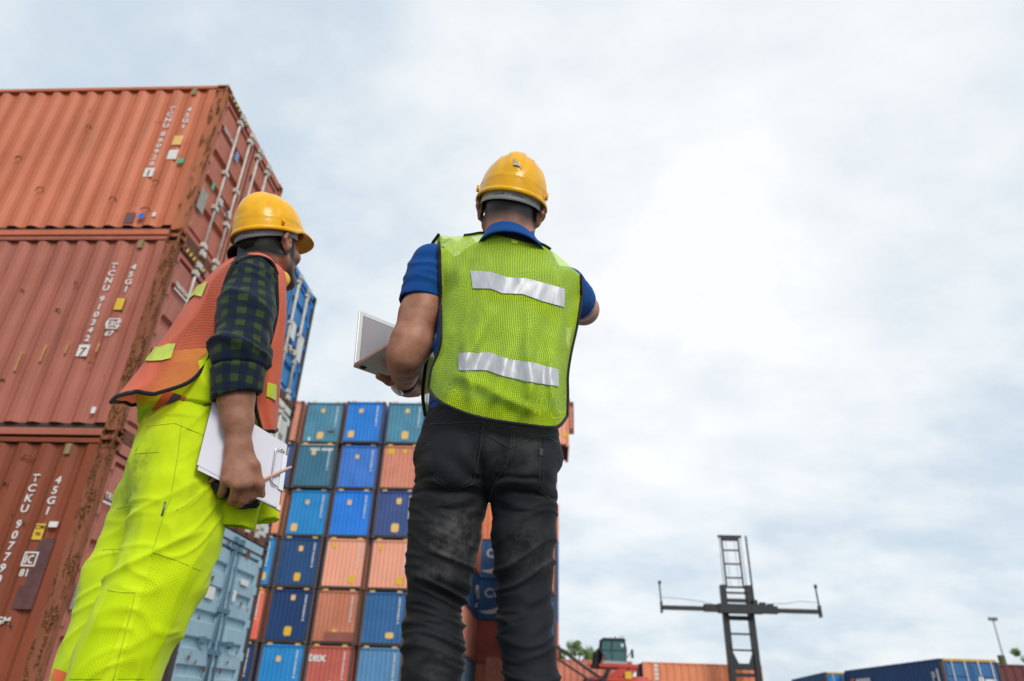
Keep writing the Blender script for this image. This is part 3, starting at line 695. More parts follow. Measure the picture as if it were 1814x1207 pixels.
def reach_stacker():
    t = thing('reach_stacker', 'red reach stacker with a green glass cab and a lowered black boom', 'reach stacker', (3.3, 40.2, 0))
    ch = MB(); ch.box(-1.5, 1.75, -1.6, 5.0, 0.75, 1.50); ch.hexa([(-1.3,-1.7,1.5),(1.7,-1.7,1.5),(1.7,4.8,1.5),(-1.3,4.8,1.5)], [(-0.9,-1.3,1.75),(1.6,-1.3,1.75),(1.6,4.6,1.9),(-0.9,4.6,1.9)])
    part('chassis', ch, REDM, t)
    deck = MB(); deck.box(-0.82, 1.15, -1.5, 1.2, 2.14, 2.30); deck.hexa([(-1.6,-0.4,2.12),(-0.8,-0.4,2.12),(-0.8,0.6,2.12),(-1.6,0.6,2.12)], [(-1.5,-0.4,2.30),(-0.8,-0.4,2.34),(-0.8,0.6,2.34),(-1.5,0.6,2.30)])
    part('cab_deck', deck, REDM, t)
    br = MB(); br.hexa([(0.05,-1.45,1.5),(0.55,-1.45,1.5),(0.55,-1.2,1.5),(0.05,-1.2,1.5)], [(0.65,-1.45,2.14),(1.15,-1.45,2.14),(1.15,-1.2,2.14),(0.65,-1.2,2.14)])
    br.hexa([(-0.7,-1.45,1.45),(-0.2,-1.45,1.45),(-0.2,-1.2,1.45),(-0.7,-1.2,1.45)], [(0.2,-1.45,2.14),(0.75,-1.45,2.14),(0.75,-1.2,2.14),(0.2,-1.2,2.14)])
    part('cab_bracket', br, REDM, t)
    cab = MB(); b0 = [(-0.45,-1.2,2.40),(0.55,-1.2,2.40),(0.55,0.4,2.40),(-0.45,0.4,2.40)]; b1 = [(-0.72,-1.12,2.95),(0.60,-1.12,2.95),(0.60,0.45,2.95),(-0.72,0.45,2.95)]; b2 = [(-0.62,-1.0,3.46),(0.52,-1.0,3.46),(0.52,0.4,3.46),(-0.62,0.4,3.46)]
    cab.hexa(b0, b1); cab.hexa(b1, b2); cb = part('cab_glass', cab, CABG, t)
    fr = MB()
    for i in range(4):
        fr.bar(b0[i], b1[i], 0.07, 0.07); fr.bar(b1[i], b2[i], 0.07, 0.07); fr.bar(b1[i], b1[(i+1) % 4], 0.05, 0.05)
    fr.bar((-0.10,-1.21,2.40), (-0.16,-1.13,2.95), 0.05, 0.05); fr.bar((-0.16,-1.13,2.95), (-0.1,-1.01,3.46), 0.05, 0.05)
    part('cab_frame', fr, BLKM, t)
    part('cab_roof', MB().hexa([(-0.70,-1.1,3.46),(0.62,-1.1,3.46),(0.62,0.5,3.46),(-0.70,0.5,3.46)], [(-0.55,-0.95,3.56),(0.55,-0.95,3.56),(0.55,0.4,3.56),(-0.55,0.4,3.56)]), BLKM, t)
    part('cab_base', MB().hexa([(-0.66,-1.25,2.30),(0.62,-1.25,2.30),(0.62,0.5,2.30),(-0.66,0.5,2.30)], [(-0.58,-1.24,2.46),(0.62,-1.24,2.42),(0.62,0.5,2.42),(-0.58,0.5,2.46)]), GRYM, t)
    part('beacon', MB().box(0.30, 0.44, -0.7, -0.55, 3.56, 3.68).box(0.46, 0.56, -0.7, -0.6, 3.56, 3.74), WHITEG, t)
    part('aerial', MB().cyl((0.1,-0.6,3.5),(0.1,-0.6,3.66),0.03), BLKM, t)
    part('exhaust_stack', MB().tube([(-0.95,-0.5,2.1),(-0.85,-0.5,2.75),(-0.72,-0.5,3.0)], [0.22,0.26,0.14], 12), BLKM, t)
    part('window_sticker', MB().box(0.34, 0.48, -1.13, -1.12, 3.12, 3.28), WHITEG, cb)
    part('warning_plate', MB().box(0.45, 0.78, -1.62, -1.56, 1.62, 1.95), YELP, t)
    part('mirror_arm', MB().bar((0.6,-1.1,2.6),(0.9,-1.3,2.95),0.03,0.03).box(0.82,0.95,-1.34,-1.28,2.6,3.0), BLKM, t)
    bo = MB(); bo.bar((-3.0,-1.9,2.98), (0.2,-1.9,0.95), 0.26, 0.14); bo.bar((-3.0,-2.0,2.42), (-0.4,-2.0,0.95), 0.10, 0.10)
    part('boom', bo, BLKM, t)
    part('boom_plate', MB().bar((-2.25,-2.0,2.52), (-1.35,-2.0,1.95), 0.02, 0.17), plain('boom plate pink', (0.75,0.42,0.38), 0.6), t)
    part('lift_cylinder', MB().cyl((-0.9,-1.7,1.0),(-0.35,-1.7,2.1),0.11), BLKM, t)
    for x in (-1.35, 1.6):
        for y in (-0.9, 3.8): wheel(t, (x, y, 0.8), 0.8, 0.6)
reach_stacker()

# ------------------------------------------------------------------ black container-handler mast with its spreader
def handler():
    Y = 40.5; t = thing('container_handler', 'black lifting mast with ladder-like rails and a wide spreader bar', 'container handler', (10.25, Y, 0))
    def X(p): return p-10.25
    # lower (outer) mast
    om = MB()
    for x in (-0.72, 0.64): om.box(x-0.14, x+0.14, -0.2, 0.25, 0.5, 6.55)
    part('outer_mast', om, BLKM, t)
    cb = MB()
    for z, h in ((0.9,.1),(1.55,.25),(2.05,.18),(2.45,.3),(3.25,.08),(4.05,.08),(4.85,.22),(5.75,.18),(6.15,.08),(6.45,.08)): cb.box(-0.60, 0.52, -0.12, 0.12, z-h/2, z+h/2)
    for z0, z1, w in ((2.6,3.15,.16),): 
        cb.hexa([(-0.6,-.1,z0),(-0.6+.28,-.1,z0),(-0.6+.28,.1,z0),(-0.6,.1,z0)], [(-0.6,-.1,z1),(-0.6+.04,-.1,z1),(-0.6+.04,.1,z1),(-0.6,.1,z1)])
        cb.hexa([(0.52-.28,-.1,z0),(0.52,-.1,z0),(0.52,.1,z0),(0.52-.28,.1,z0)], [(0.52-.04,-.1,z1),(0.52,-.1,z1),(0.52,.1,z1),(0.52-.04,.1,z1)])
    part('cross_member', cb, BLKM, t)
    im = MB()
    for x in (-0.50, 0.42): im.box(x-0.035, x+0.035, -0.08, 0.08, 6.4, 9.12)
    part('inner_mast', im, BLKM, t)
    for z in (6.95, 7.70, 8.45, 9.05): part('rung', MB().box(-0.465, 0.385, -0.05, 0.05, z-0.04, z+0.04), BLKM, t)
    part('mast_head', MB().box(-0.46,0.38,-0.14,0.14,9.0,9.14).box(-0.70,0.62,-0.1,0.1,9.16,9.28), BLKM, t)
    part('hose', MB().tube([(0.86,-0.1,9.25),(0.86,-0.1,6.2),(0.86,-0.1,5.75),(0.72,-0.2,5.5)], 0.05, 6), BLKM, t)
    part('chain', MB().cyl((-0.62,0,9.2),(-0.66,0,6.3),0.022,6).cyl((0.56,0,9.2),(0.60,0,6.3),0.022,6).cyl((-0.28,0,9.0),(-0.28,0,6.4),0.015,6).cyl((0.2,0,9.0),(0.2,0,6.4),0.015,6), GRYM, t)
    sp = MB(); sp.box(-4.20, -1.9, -0.55, -0.35, 5.12, 5.34); sp.box(1.85, 4.16, -0.55, -0.35, 5.12, 5.34)
    sp.box(-1.95, -1.15, -0.62, -0.3, 5.08, 5.46); sp.box(1.10, 1.95, -0.62, -0.3, 5.06, 5.44); sp.box(-1.2, 1.15, -0.68, -0.25, 5.03, 5.50)
    sp_ = part('spreader', sp, BLKM, t)
    for s, x in ((-1, -4.24), (1, 4.20)):
        part('spreader_arm', MB().box(x-0.05, x+0.05, -0.6, -0.3, 4.95, 5.55).bar((x,-0.45,5.5),(x-s*0.0-0.03,-0.45,6.55),0.07,0.07).box(x-0.09,x+0.06,-0.5,-0.4,6.45,6.62), BLKM, sp_)
    part('valve_block', MB().box(1.05,1.35,-0.6,-0.3,5.42,5.62).box(1.45,1.75,-0.6,-0.3,5.40,5.56).box(0.72,0.95,-0.5,-0.2,5.5,5.75), BLKM, sp_)
    part('cable', MB().tube([(-4.2,-0.45,5.75),(-3.2,-0.45,5.72),(-2.3,-0.45,5.62),(-1.5,-0.45,5.5)],0.018,5).tube([(4.2,-0.45,5.70),(3.2,-0.45,5.74),(2.6,-0.45,5.62),(1.7,-0.45,5.58)],0.018,5), GRYM, sp_)
    part('chassis', MB().box(-1.3,1.3,0.4,5.2,0.55,1.25).hexa([(-1.2,3.2,1.25),(1.2,3.2,1.25),(1.2,5.3,1.25),(-1.2,5.3,1.25)],[(-1.0,3.4,1.5),(1.0,3.4,1.5),(1.0,5.2,1.5),(-1.0,5.2,1.5)]), REDM, t)
    for x in (-1.35, 1.35):
        for y in (0.9, 4.3): wheel(t, (x, y, 0.62), 0.62, 0.45)
handler()

# ------------------------------------------------------------------ lamp post, pole, trees
def lamp():
    t = thing('lamp_post', 'tall thin floodlight pole standing at the right edge', 'lamp post', (55.42, 95, 0))
    part('pole', MB().tube([(0,0,0),(0,0,11.6)], [0.16, 0.08], 10), GRYM, t, True)
    part('floodlight', MB().box(-0.46,-0.06,-0.25,0.25,11.58,11.88).box(0.06,0.46,-0.25,0.25,11.58,11.88).box(-0.5,0.5,-0.05,0.05,11.50,11.57), plain('floodlight grey', (0.2,0.21,0.2), 0.5), t)
lamp()
props(part('bollard_pole', MB().tube([(0,0,0),(0,0,5.0),(0,0,5.05)], [0.28,0.27,0.2], 12), plain('pole olive', (0.10,0.12,0.05), 0.8)), 'short thick olive pole rising behind the maroon container', 'pole').location = (36.0, 62, 0)
LEAF = plain('leaf green', (0.17, 0.25, 0.06), 0.6, var=0.5, scale=1.2); LEAF2 = plain('palm green', (0.07, 0.12, 0.03), 0.5, var=0.4, scale=2.0); BARK = plain('bark', (0.12,0.09,0.06), 0.9, var=0.3)
def tree(label, loc, h, rad, seed, group):
    r = random.Random(seed); t = thing('tree', label, 'tree', loc, 0, group)
    tb = MB(); tb.tube([(0,0,0),(0.1,0,h*0.35),(0.05,0.1,h*0.62),(0,0,h*0.9)], [0.22,0.16,0.1,0.03], 8)
    for k in range(7):
        a = r.uniform(0, 6.28); z = h*r.uniform(0.4, 0.7); tb.tube([(0,0,z),(math.cos(a)*rad*.4,math.sin(a)*rad*.4,z+h*.1),(math.cos(a)*rad*.75,math.sin(a)*rad*.75,z+h*.2)],[0.07,0.05,0.02],6)
    part('trunk', tb, BARK, t, True)
    mb = MB(); cl = []
    for k in range(34):
        a = r.uniform(0, 6.28); q = r.random()**0.6; z = r.uniform(0.38, 1.0)
        rr = rad*q*math.sin(math.pi*min(1, (z-0.25)/0.85))**0.6*r.uniform(0.7, 1.35)
        cl.append((Vector((math.cos(a)*rr, math.sin(a)*rr, z*h)), rad*r.uniform(0.12, 0.30)))
    for c, cr_ in cl:
        for k in range(90):
            d = Vector((r.gauss(0,1), r.gauss(0,1), r.gauss(0,0.8))).normalized()*cr_*r.random()**0.35
            u = Vector((r.gauss(0,1), r.gauss(0,1), r.gauss(0,.6))).normalized()*0.12; v = u.orthogonal().normalized()*0.07
            p = c+d; mb.add([p-u, p+v, p+u, p-v], [(0,1,2,3)])
    part('crown', mb, LEAF, t)
tree('small bushy green tree behind the pink container, nearest the tall block', (0.75, 76, 0), 5.7, 1.3, 1, 'trees beyond the containers')
tree('broad leafy green tree behind the pink container, left of the cab', (2.9, 78, 0), 6.2, 1.9, 2, 'trees beyond the containers')
tree('rounded green tree just left of the reach stacker cab', (4.6, 82, 0), 5.6, 1.4, 3, 'trees beyond the containers')
tree('small leafy green tree cut off by the right edge, behind the maroon container', (38.5, 62, 0), 5.9, 1.5, 8, 'trees beyond the containers')
# ------------------------------------------------------------------ solid-field modelling kit for people and clothes
def at(px, py, Y):
    d = CR*((px-PW/2)/F_PX) - CU*((py-PH/2)/F_PX) + CF
    return CAM + d*(Y/d.y)
def at_plane(px, py, P0, nrm):
    d = CR*((px-PW/2)/F_PX) - CU*((py-PH/2)/F_PX) + CF
    return CAM + d*((Vector(P0)-CAM).dot(nrm)/d.dot(nrm))
class Field:
    def __init__(s, lo, hi, h):
        s.lo = np.array(lo, float); s.h = h; n = np.ceil((np.array(hi)-s.lo)/h).astype(int)+1
        s.ax = [s.lo[i]+h*np.arange(n[i]) for i in range(3)]; s.d = np.full(n, 0.5, np.float32)
    def _put(s, fn, lo, hi, k, mode):
        sl = []
        for i in range(3):
            a = max(0, int((lo[i]-s.lo[i])/s.h)-2); b = min(len(s.ax[i]), int((hi[i]-s.lo[i])/s.h)+4)
            if b <= a: return s
            sl.append(slice(a, b))
        X = s.ax[0][sl[0]].astype(np.float32)[:, None, None]; Y = s.ax[1][sl[1]].astype(np.float32)[None, :, None]; Z = s.ax[2][sl[2]].astype(np.float32)[None, None, :]
        d = fn(X, Y, Z); c = s.d[tuple(sl)]
        if mode == '+':
            if k > 0:
                h = np.maximum(k-np.abs(c-d), 0)/k; r = np.minimum(c, d)-h*h*k*0.25
            else: r = np.minimum(c, d)
        else: r = np.maximum(c, -d)
        s.d[tuple(sl)] = r
        return s
    def cap(s, a, b, ra, rb=None, k=0.02, fl=None, mode='+'):
        """tapered capsule; fl = (axis, factor) flattens it along an axis"""
        rb = ra if rb is None else rb; a = np.array(a, float); b = np.array(b, float)
        if fl: n = np.array(fl[0], float); n /= np.linalg.norm(n); g = 1/fl[1]-1
        else: n = np.zeros(3); g = 0
        ba = b-a; ba2 = ba + n*(ba@n)*g; L2 = max(ba2@ba2, 1e-9)
        def fn(X, Y, Z):
            px, py, pz = X-a[0], Y-a[1], Z-a[2]
            if g:
                t = (px*n[0]+py*n[1]+pz*n[2])*g; px = px+t*n[0]; py = py+t*n[1]; pz = pz+t*n[2]
            t = np.clip((px*ba2[0]+py*ba2[1]+pz*ba2[2])/L2, 0, 1)
            return np.sqrt((px-t*ba2[0])**2+(py-t*ba2[1])**2+(pz-t*ba2[2])**2)-(ra+(rb-ra)*t)
        R = max(ra, rb)*max(1, fl[1] if fl else 1)+k+2*s.h
        return s._put(fn, np.minimum(a, b)-R, np.maximum(a, b)+R, k, mode)
    def chain(s, pts, rs, k=0.02, fl=None):
        for i in range(len(pts)-1): s.cap(pts[i], pts[i+1], rs[i], rs[i+1], k, fl)
        return s
    def ell(s, c, r, ax=None, k=0.02, mode='+'):
        c = np.array(c, float); r = np.array(r, float); A = np.eye(3) if ax is None else np.array([list(v) for v in ax], float)
        def fn(X, Y, Z):
            px, py, pz = X-c[0], Y-c[1], Z-c[2]
            q = [(px*A[i][0]+py*A[i][1]+pz*A[i][2]) for i in range(3)]
            k0 = np.sqrt((q[0]/r[0])**2+(q[1]/r[1])**2+(q[2]/r[2])**2)+1e-6; k1 = np.sqrt((q[0]/r[0]**2)**2+(q[1]/r[1]**2)**2+(q[2]/r[2]**2)**2)+1e-6
            return k0*(k0-1)/k1
        R = r.max()+k+2*s.h
        return s._put(fn, c-R, c+R, k, mode)
    def cut(s, p, n):
        """remove the side that n points to"""
        n = np.array(n, float); n /= np.linalg.norm(n); p = np.array(p, float)
        X = s.ax[0][:, None, None]; Y = s.ax[1][None, :, None]; Z = s.ax[2][None, None, :]
        s.d = np.maximum(s.d, ((X-p[0])*n[0]+(Y-p[1])*n[1]+(Z-p[2])*n[2]).astype(np.float32)); return s
    def mesh(s, smooth=2):
        d = s.d; d[0], d[-1], d[:, 0], d[:, -1], d[:, :, 0], d[:, :, -1] = (np.maximum(x, 0.01) for x in (d[0], d[-1], d[:, 0], d[:, -1], d[:, :, 0], d[:, :, -1]))
        ins = d < 0; n = np.array(d.shape); c = np.zeros(n-1, np.int8); offs = [(i, j, k) for i in (0, 1) for j in (0, 1) for k in (0, 1)]
        def sh(a, o): return a[o[0]:a.shape[0]-1+o[0], o[1]:a.shape[1]-1+o[1], o[2]:a.shape[2]-1+o[2]]
        for o in offs: c += sh(ins, o)
        act = (c > 0) & (c < 8); I = np.argwhere(act); idx = np.full(c.shape, -1, np.int32); idx[act] = np.arange(len(I))
        val = np.stack([d[I[:, 0]+o[0], I[:, 1]+o[1], I[:, 2]+o[2]] for o in offs], 1); acc = np.zeros((len(I), 3)); cnt = np.zeros(len(I))
        for a in range(8):
            for b in range(a+1, 8):
                oa, ob = np.array(offs[a]), np.array(offs[b])
                if np.abs(oa-ob).sum() != 1: continue
                va, vb = val[:, a], val[:, b]; m = (va < 0) != (vb < 0); t = va[m]/(va[m]-vb[m])
                acc[m] += oa+(ob-oa)*t[:, None]; cnt[m] += 1
        V = s.lo+(I+acc/cnt[:, None])*s.h; F = []
        for ax in range(3):
            u, w = [(1, 2), (2, 0), (0, 1)][ax]
            o = [0, 0, 0]; o[ax] = 1
            A = ins; B = ins
            sa = [slice(None)]*3; sb = [slice(None)]*3; sa[ax] = slice(0, -1); sb[ax] = slice(1, None)
            ch = np.argwhere(ins[tuple(sa)] != ins[tuple(sb)])
            ch = ch[(ch[:, u] > 0) & (ch[:, w] > 0) & (ch[:, u] < n[u]-1) & (ch[:, w] < n[w]-1)]
            eu = np.zeros(3, int); eu[u] = 1; ew = np.zeros(3, int); ew[w] = 1
            g = lambda e: idx[e[:, 0], e[:, 1], e[:, 2]]
            q = np.stack([g(ch-eu-ew), g(ch-ew), g(ch), g(ch-eu)], 1)
            first = ins[ch[:, 0], ch[:, 1], ch[:, 2]]
            q[~first] = q[~first][:, ::-1]; F.append(q)
        F = np.concatenate(F)
        E = np.concatenate([F[:, [0, 1]], F[:, [1, 2]], F[:, [2, 3]], F[:, [3, 0]]])
        for it in range(smooth):
            S = np.zeros_like(V); C = np.bincount(E[:, 0], minlength=len(V))+np.bincount(E[:, 1], minlength=len(V))
            for j in range(3): S[:, j] = np.bincount(E[:, 0], V[E[:, 1], j], len(V))+np.bincount(E[:, 1], V[E[:, 0], j], len(V))
            V = V*0.5+S/np.maximum(C, 1)[:, None]*0.5
        return V, F
def normals(V, F):
    n = np.cross(V[F[:, 2]]-V[F[:, 0]], V[F[:, 3]]-V[F[:, 1]]); N_ = np.zeros_like(V)
    for i in range(4):
        for j in range(3): N_[:, j] += np.bincount(F[:, i], n[:, j], len(V))
    return N_/np.maximum(np.linalg.norm(N_, axis=1), 1e-12)[:, None]
def vnoise(P, seed=0):
    P = np.asarray(P, float); i = np.floor(P).astype(np.int64); f = P-i; f = f*f*(3-2*f); out = 0
    def hsh(a, b, c):
        h = (a*374761393+b*668265263+c*2147483647+seed*974634777) & 0xffffffff; h = ((h ^ (h >> 13))*1274126177) & 0xffffffff
        return ((h ^ (h >> 16)) & 0xffff)/65535.0
    for a in (0, 1):
        for b in (0, 1):
            for c in (0, 1):
                w = (f[:, 0] if a else 1-f[:, 0])*(f[:, 1] if b else 1-f[:, 1])*(f[:, 2] if c else 1-f[:, 2])
                out = out+w*hsh(i[:, 0]+a, i[:, 1]+b, i[:, 2]+c)
    return out
def fold(P, freq, seed): return 1-np.abs(2*vnoise(P*np.array(freq), seed)-1)
def make(name, V, F, mat, parent=None, attrs=None, smooth=True, base=None):
    """mesh object from world-space arrays; children are stored relative to their parent's origin"""
    o0 = np.array(base if base is not None else (parent['_o'] if parent is not None and '_o' in parent else (0, 0, 0)), float)
    me = bpy.data.meshes.new(name); V = np.asarray(V, float); me.from_pydata((V-o0).tolist(), [], F.tolist() if isinstance(F, np.ndarray) else F); me.update()
    for k, a in (attrs or {}).items():
        a = np.asarray(a, np.float32)
        if a.ndim == 1: me.attributes.new(k, 'FLOAT', 'POINT').data.foreach_set('value', a)
        else: me.attributes.new(k, 'FLOAT_VECTOR', 'POINT').data.foreach_set('vector', a.ravel())
    if mat: me.materials.append(mat)
    if smooth: me.polygons.foreach_set('use_smooth', [True]*len(me.polygons))
    o = bpy.data.objects.new(name, me); COL.objects.link(o)
    if parent is not None: o.parent = parent; o['_o'] = tuple(o0)
    else: o.location = o0; o['_o'] = tuple(o0)
    return o
def bvh_of(V, F): return BVHTree.FromPolygons([tuple(v) for v in V], [tuple(f) for f in F])
def hit(bv, px, py, off=0.0):
    d = (CR*((px-PW/2)/F_PX) - CU*((py-PH/2)/F_PX) + CF).normalized()
    p, n, i, t = bv.ray_cast(CAM, d)
    if p is None: return None
    if n.dot(d) > 0: n = -n
    return p+n*off
def tube_on(name, bv, pts, r, mat, parent, off=0.001, n=6, step=10):
    """a seam laid on a surface"""
    q = []
    for (a, b) in zip(pts[:-1], pts[1:]):
        m = max(1, int(math.hypot(b[0]-a[0], b[1]-a[1])/step))
        for k in range(m): q.append((a[0]+(b[0]-a[0])*k/m, a[1]+(b[1]-a[1])*k/m))
    q.append(pts[-1]); P = [p for p in (hit(bv, x, y, off) for x, y in q) if p is not None]
    if len(P) < 2: return None
    mb = MB().tube(P, r, n); return make(name, np.array(mb.v), mb.f, mat, parent)
def drape(name, bv, top, bot, mat, parent, off=0.003, nu=24, nv=6, thick=0.0):
    """a strip of cloth laid on a surface between two outlines; uv attribute in metres"""
    def samp(pl, n):
        pl = np.array(pl, float); s = np.r_[0, np.cumsum(np.linalg.norm(np.diff(pl, axis=0), axis=1))]; t = np.linspace(0, s[-1], n)
        return np.stack([np.interp(t, s, pl[:, 0]), np.interp(t, s, pl[:, 1])], 1)
    A, B = samp(top, nu), samp(bot, nu); V = []; last = None
    for j in range(nv):
        for i in range(nu):
            p = A[i]+(B[i]-A[i])*j/(nv-1); q = hit(bv, p[0], p[1], off)
            V.append(tuple(q) if q is not None else None)
        row = V[-nu:]; ok = [k for k in range(nu) if row[k] is not None]
        if not ok: V[-nu:] = V[-2*nu:-nu] if j else [None]*nu
        else: V[-nu:] = [row[min(ok, key=lambda a: abs(a-k))] for k in range(nu)]
    good = next(v for v in V if v is not None); V = [v if v is not None else good for v in V]
    F = [(j*nu+i, (j+1)*nu+i, (j+1)*nu+i+1, j*nu+i+1) for j in range(nv-1) for i in range(nu-1)]
    V = np.array(V); G = V.reshape(nv, nu, 3); du = np.r_[0, np.cumsum(np.linalg.norm(np.diff(G[nv//2], axis=0), axis=1))]; dv = np.r_[0, np.cumsum(np.linalg.norm(np.diff(G[:, nu//2], axis=0), axis=1))]
    uv = np.stack([np.tile(du, nv), np.repeat(dv, nu), np.zeros(nu*nv)], 1)
    o = make(name, V, F, mat, parent, {'uvw': uv})
    if thick: m = o.modifiers.new('thickness', 'SOLIDIFY'); m.thickness = thick; m.offset = 0
    return o
def sheet(name, G, mat, parent, thick=0.0015, attrs=None):
    """cloth sheet from a grid of points (rows, cols, 3)"""
    nv, nu, _ = G.shape; V = G.reshape(-1, 3)
    F = [(j*nu+i, (j+1)*nu+i, (j+1)*nu+i+1, j*nu+i+1) for j in range(nv-1) for i in range(nu-1)]
    du = np.zeros((nv, nu)); du[:, 1:] = np.cumsum(np.linalg.norm(np.diff(G, axis=1), axis=2), axis=1); du -= du[:, nu//2:nu//2+1]
    dv = np.zeros((nv, nu)); dv[1:] = np.cumsum(np.linalg.norm(np.diff(G, axis=0), axis=2), axis=0)
    uv = np.stack([du.ravel(), dv.ravel(), np.zeros(nu*nv)], 1); at_ = {'uvw': uv}; at_.update(attrs or {})
    o = make(name, V, F, mat, parent, at_)
    if thick: m = o.modifiers.new('thickness', 'SOLIDIFY'); m.thickness = thick; m.offset = 0
    return o, V, np.array(F)
def spline(pts, n):
    """Catmull-Rom through points"""
    P = np.array(pts, float); P = np.vstack([2*P[0]-P[1], P, 2*P[-1]-P[-2]]); m = len(P)-3; out = []
    for t in np.linspace(0, m, n):
        i = min(int(t), m-1); u = t-i; p0, p1, p2, p3 = P[i:i+4]
        out.append(0.5*((2*p1)+(-p0+p2)*u+(2*p0-5*p1+4*p2-p3)*u*u+(-p0+3*p1-3*p2+p3)*u**3))
    return np.array(out)

# ------------------------------------------------------------------ cloth, skin and helmet materials
def attr(nt, name):
    a = nt.nodes.new('ShaderNodeAttribute'); a.attribute_name = name; return a
def skin_mat(name, col, hair=(0.012, 0.009, 0.008)):
    m, nt, b = newmat(name); K = nt.links.new; tc = N(nt, 'ShaderNodeTexCoord')
    n = N(nt, 'ShaderNodeTexNoise'); K(tc.outputs['Object'], n.inputs['Vector']); n.inputs['Scale'].default_value = 26; n.inputs['Detail'].default_value = 6
    r = ramp(nt, [(0.3, tuple(c*k for c, k in zip(col, (0.74, 0.64, 0.58)))), (0.7, tuple(min(1, c*1.15) for c in col))]); K(n.outputs['Fac'], r.inputs[0])
    n2 = N(nt, 'ShaderNodeTexNoise'); K(tc.outputs['Object'], n2.inputs['Vector']); n2.inputs['Scale'].default_value = 420; n2.inputs['Detail'].default_value = 2
    h = attr(nt, 'hair'); hm = N(nt, 'ShaderNodeMath', operation='MULTIPLY_ADD'); K(n2.outputs['Fac'], hm.inputs[0]); hm.inputs[1].default_value = 0.25; hm.inputs[2].default_value = 0.90
    h2 = N(nt, 'ShaderNodeMath', operation='MULTIPLY', use_clamp=True); K(h.outputs['Fac'], h2.inputs[0]); K(hm.outputs[0], h2.inputs[1])
    mx = N(nt, 'ShaderNodeMix', data_type='RGBA'); K(h2.outputs[0], mx.inputs[0]); K(r.outputs[0], mx.inputs[6]); mx.inputs[7].default_value = (*hair, 1)
    K(mx.outputs[2], b.inputs['Base Color']); b.inputs['Roughness'].default_value = 0.48; b.inputs['Specular IOR Level'].default_value = 0.4
    b.inputs['Subsurface Weight'].default_value = 0.12; b.inputs['Subsurface Radius'].default_value = (0.01, 0.004, 0.002)
    bp = N(nt, 'ShaderNodeBump'); bp.inputs['Strength'].default_value = 0.45; bp.inputs['Distance'].default_value = 0.003
    n3 = N(nt, 'ShaderNodeTexNoise'); K(tc.outputs['Object'], n3.inputs['Vector']); n3.inputs['Scale'].default_value = 95; n3.inputs['Detail'].default_value = 8; n3.inputs['Roughness'].default_value = 0.7
    K(n3.outputs['Fac'], bp.inputs['Height']); K(bp.outputs[0], b.inputs['Normal'])
    return m
def cloth(name, col, rough=0.85, var=0.15, scale=12, weave=900, sheen=0.15, dust=None, bumpd=0.0006):
    m, nt, b = newmat(name); K = nt.links.new; tc = N(nt, 'ShaderNodeTexCoord')
    n = N(nt, 'ShaderNodeTexNoise'); K(tc.outputs['Object'], n.inputs['Vector']); n.inputs['Scale'].default_value = scale; n.inputs['Detail'].default_value = 7
    r = ramp(nt, [(0.3, tuple(c*(1-var) for c in col)), (0.7, tuple(min(1, c*(1+var)) for c in col))]); K(n.outputs['Fac'], r.inputs[0]); out = r.outputs[0]
    if dust:
        a = attr(nt, 'dust'); n4 = N(nt, 'ShaderNodeTexNoise'); K(tc.outputs['Object'], n4.inputs['Vector']); n4.inputs['Scale'].default_value = 34; n4.inputs['Detail'].default_value = 8; n4.inputs['Roughness'].default_value = 0.65
        r4 = ramp(nt, [(0.38, 0.0), (0.72, 1.0)]); K(n4.outputs['Fac'], r4.inputs[0])
        mm = N(nt, 'ShaderNodeMath', operation='MULTIPLY', use_clamp=True); K(a.outputs['Fac'], mm.inputs[0]); K(r4.outputs[0], mm.inputs[1])
        mx = N(nt, 'ShaderNodeMix', data_type='RGBA'); K(mm.outputs[0], mx.inputs[0]); K(out, mx.inputs[6]); mx.inputs[7].default_value = (*dust, 1); out = mx.outputs[2]
    K(out, b.inputs['Base Color']); b.inputs['Roughness'].default_value = rough; b.inputs['Sheen Weight'].default_value = sheen; b.inputs['Specular IOR Level'].default_value = 0.25
    n3 = N(nt, 'ShaderNodeTexNoise'); K(tc.outputs['Object'], n3.inputs['Vector']); n3.inputs['Scale'].default_value = weave; n3.inputs['Detail'].default_value = 1
    bp = N(nt, 'ShaderNodeBump'); bp.inputs['Strength'].default_value = 0.4; bp.inputs['Distance'].default_value = bumpd; K(n3.outputs['Fac'], bp.inputs['Height']); K(bp.outputs[0], b.inputs['Normal'])
    return m
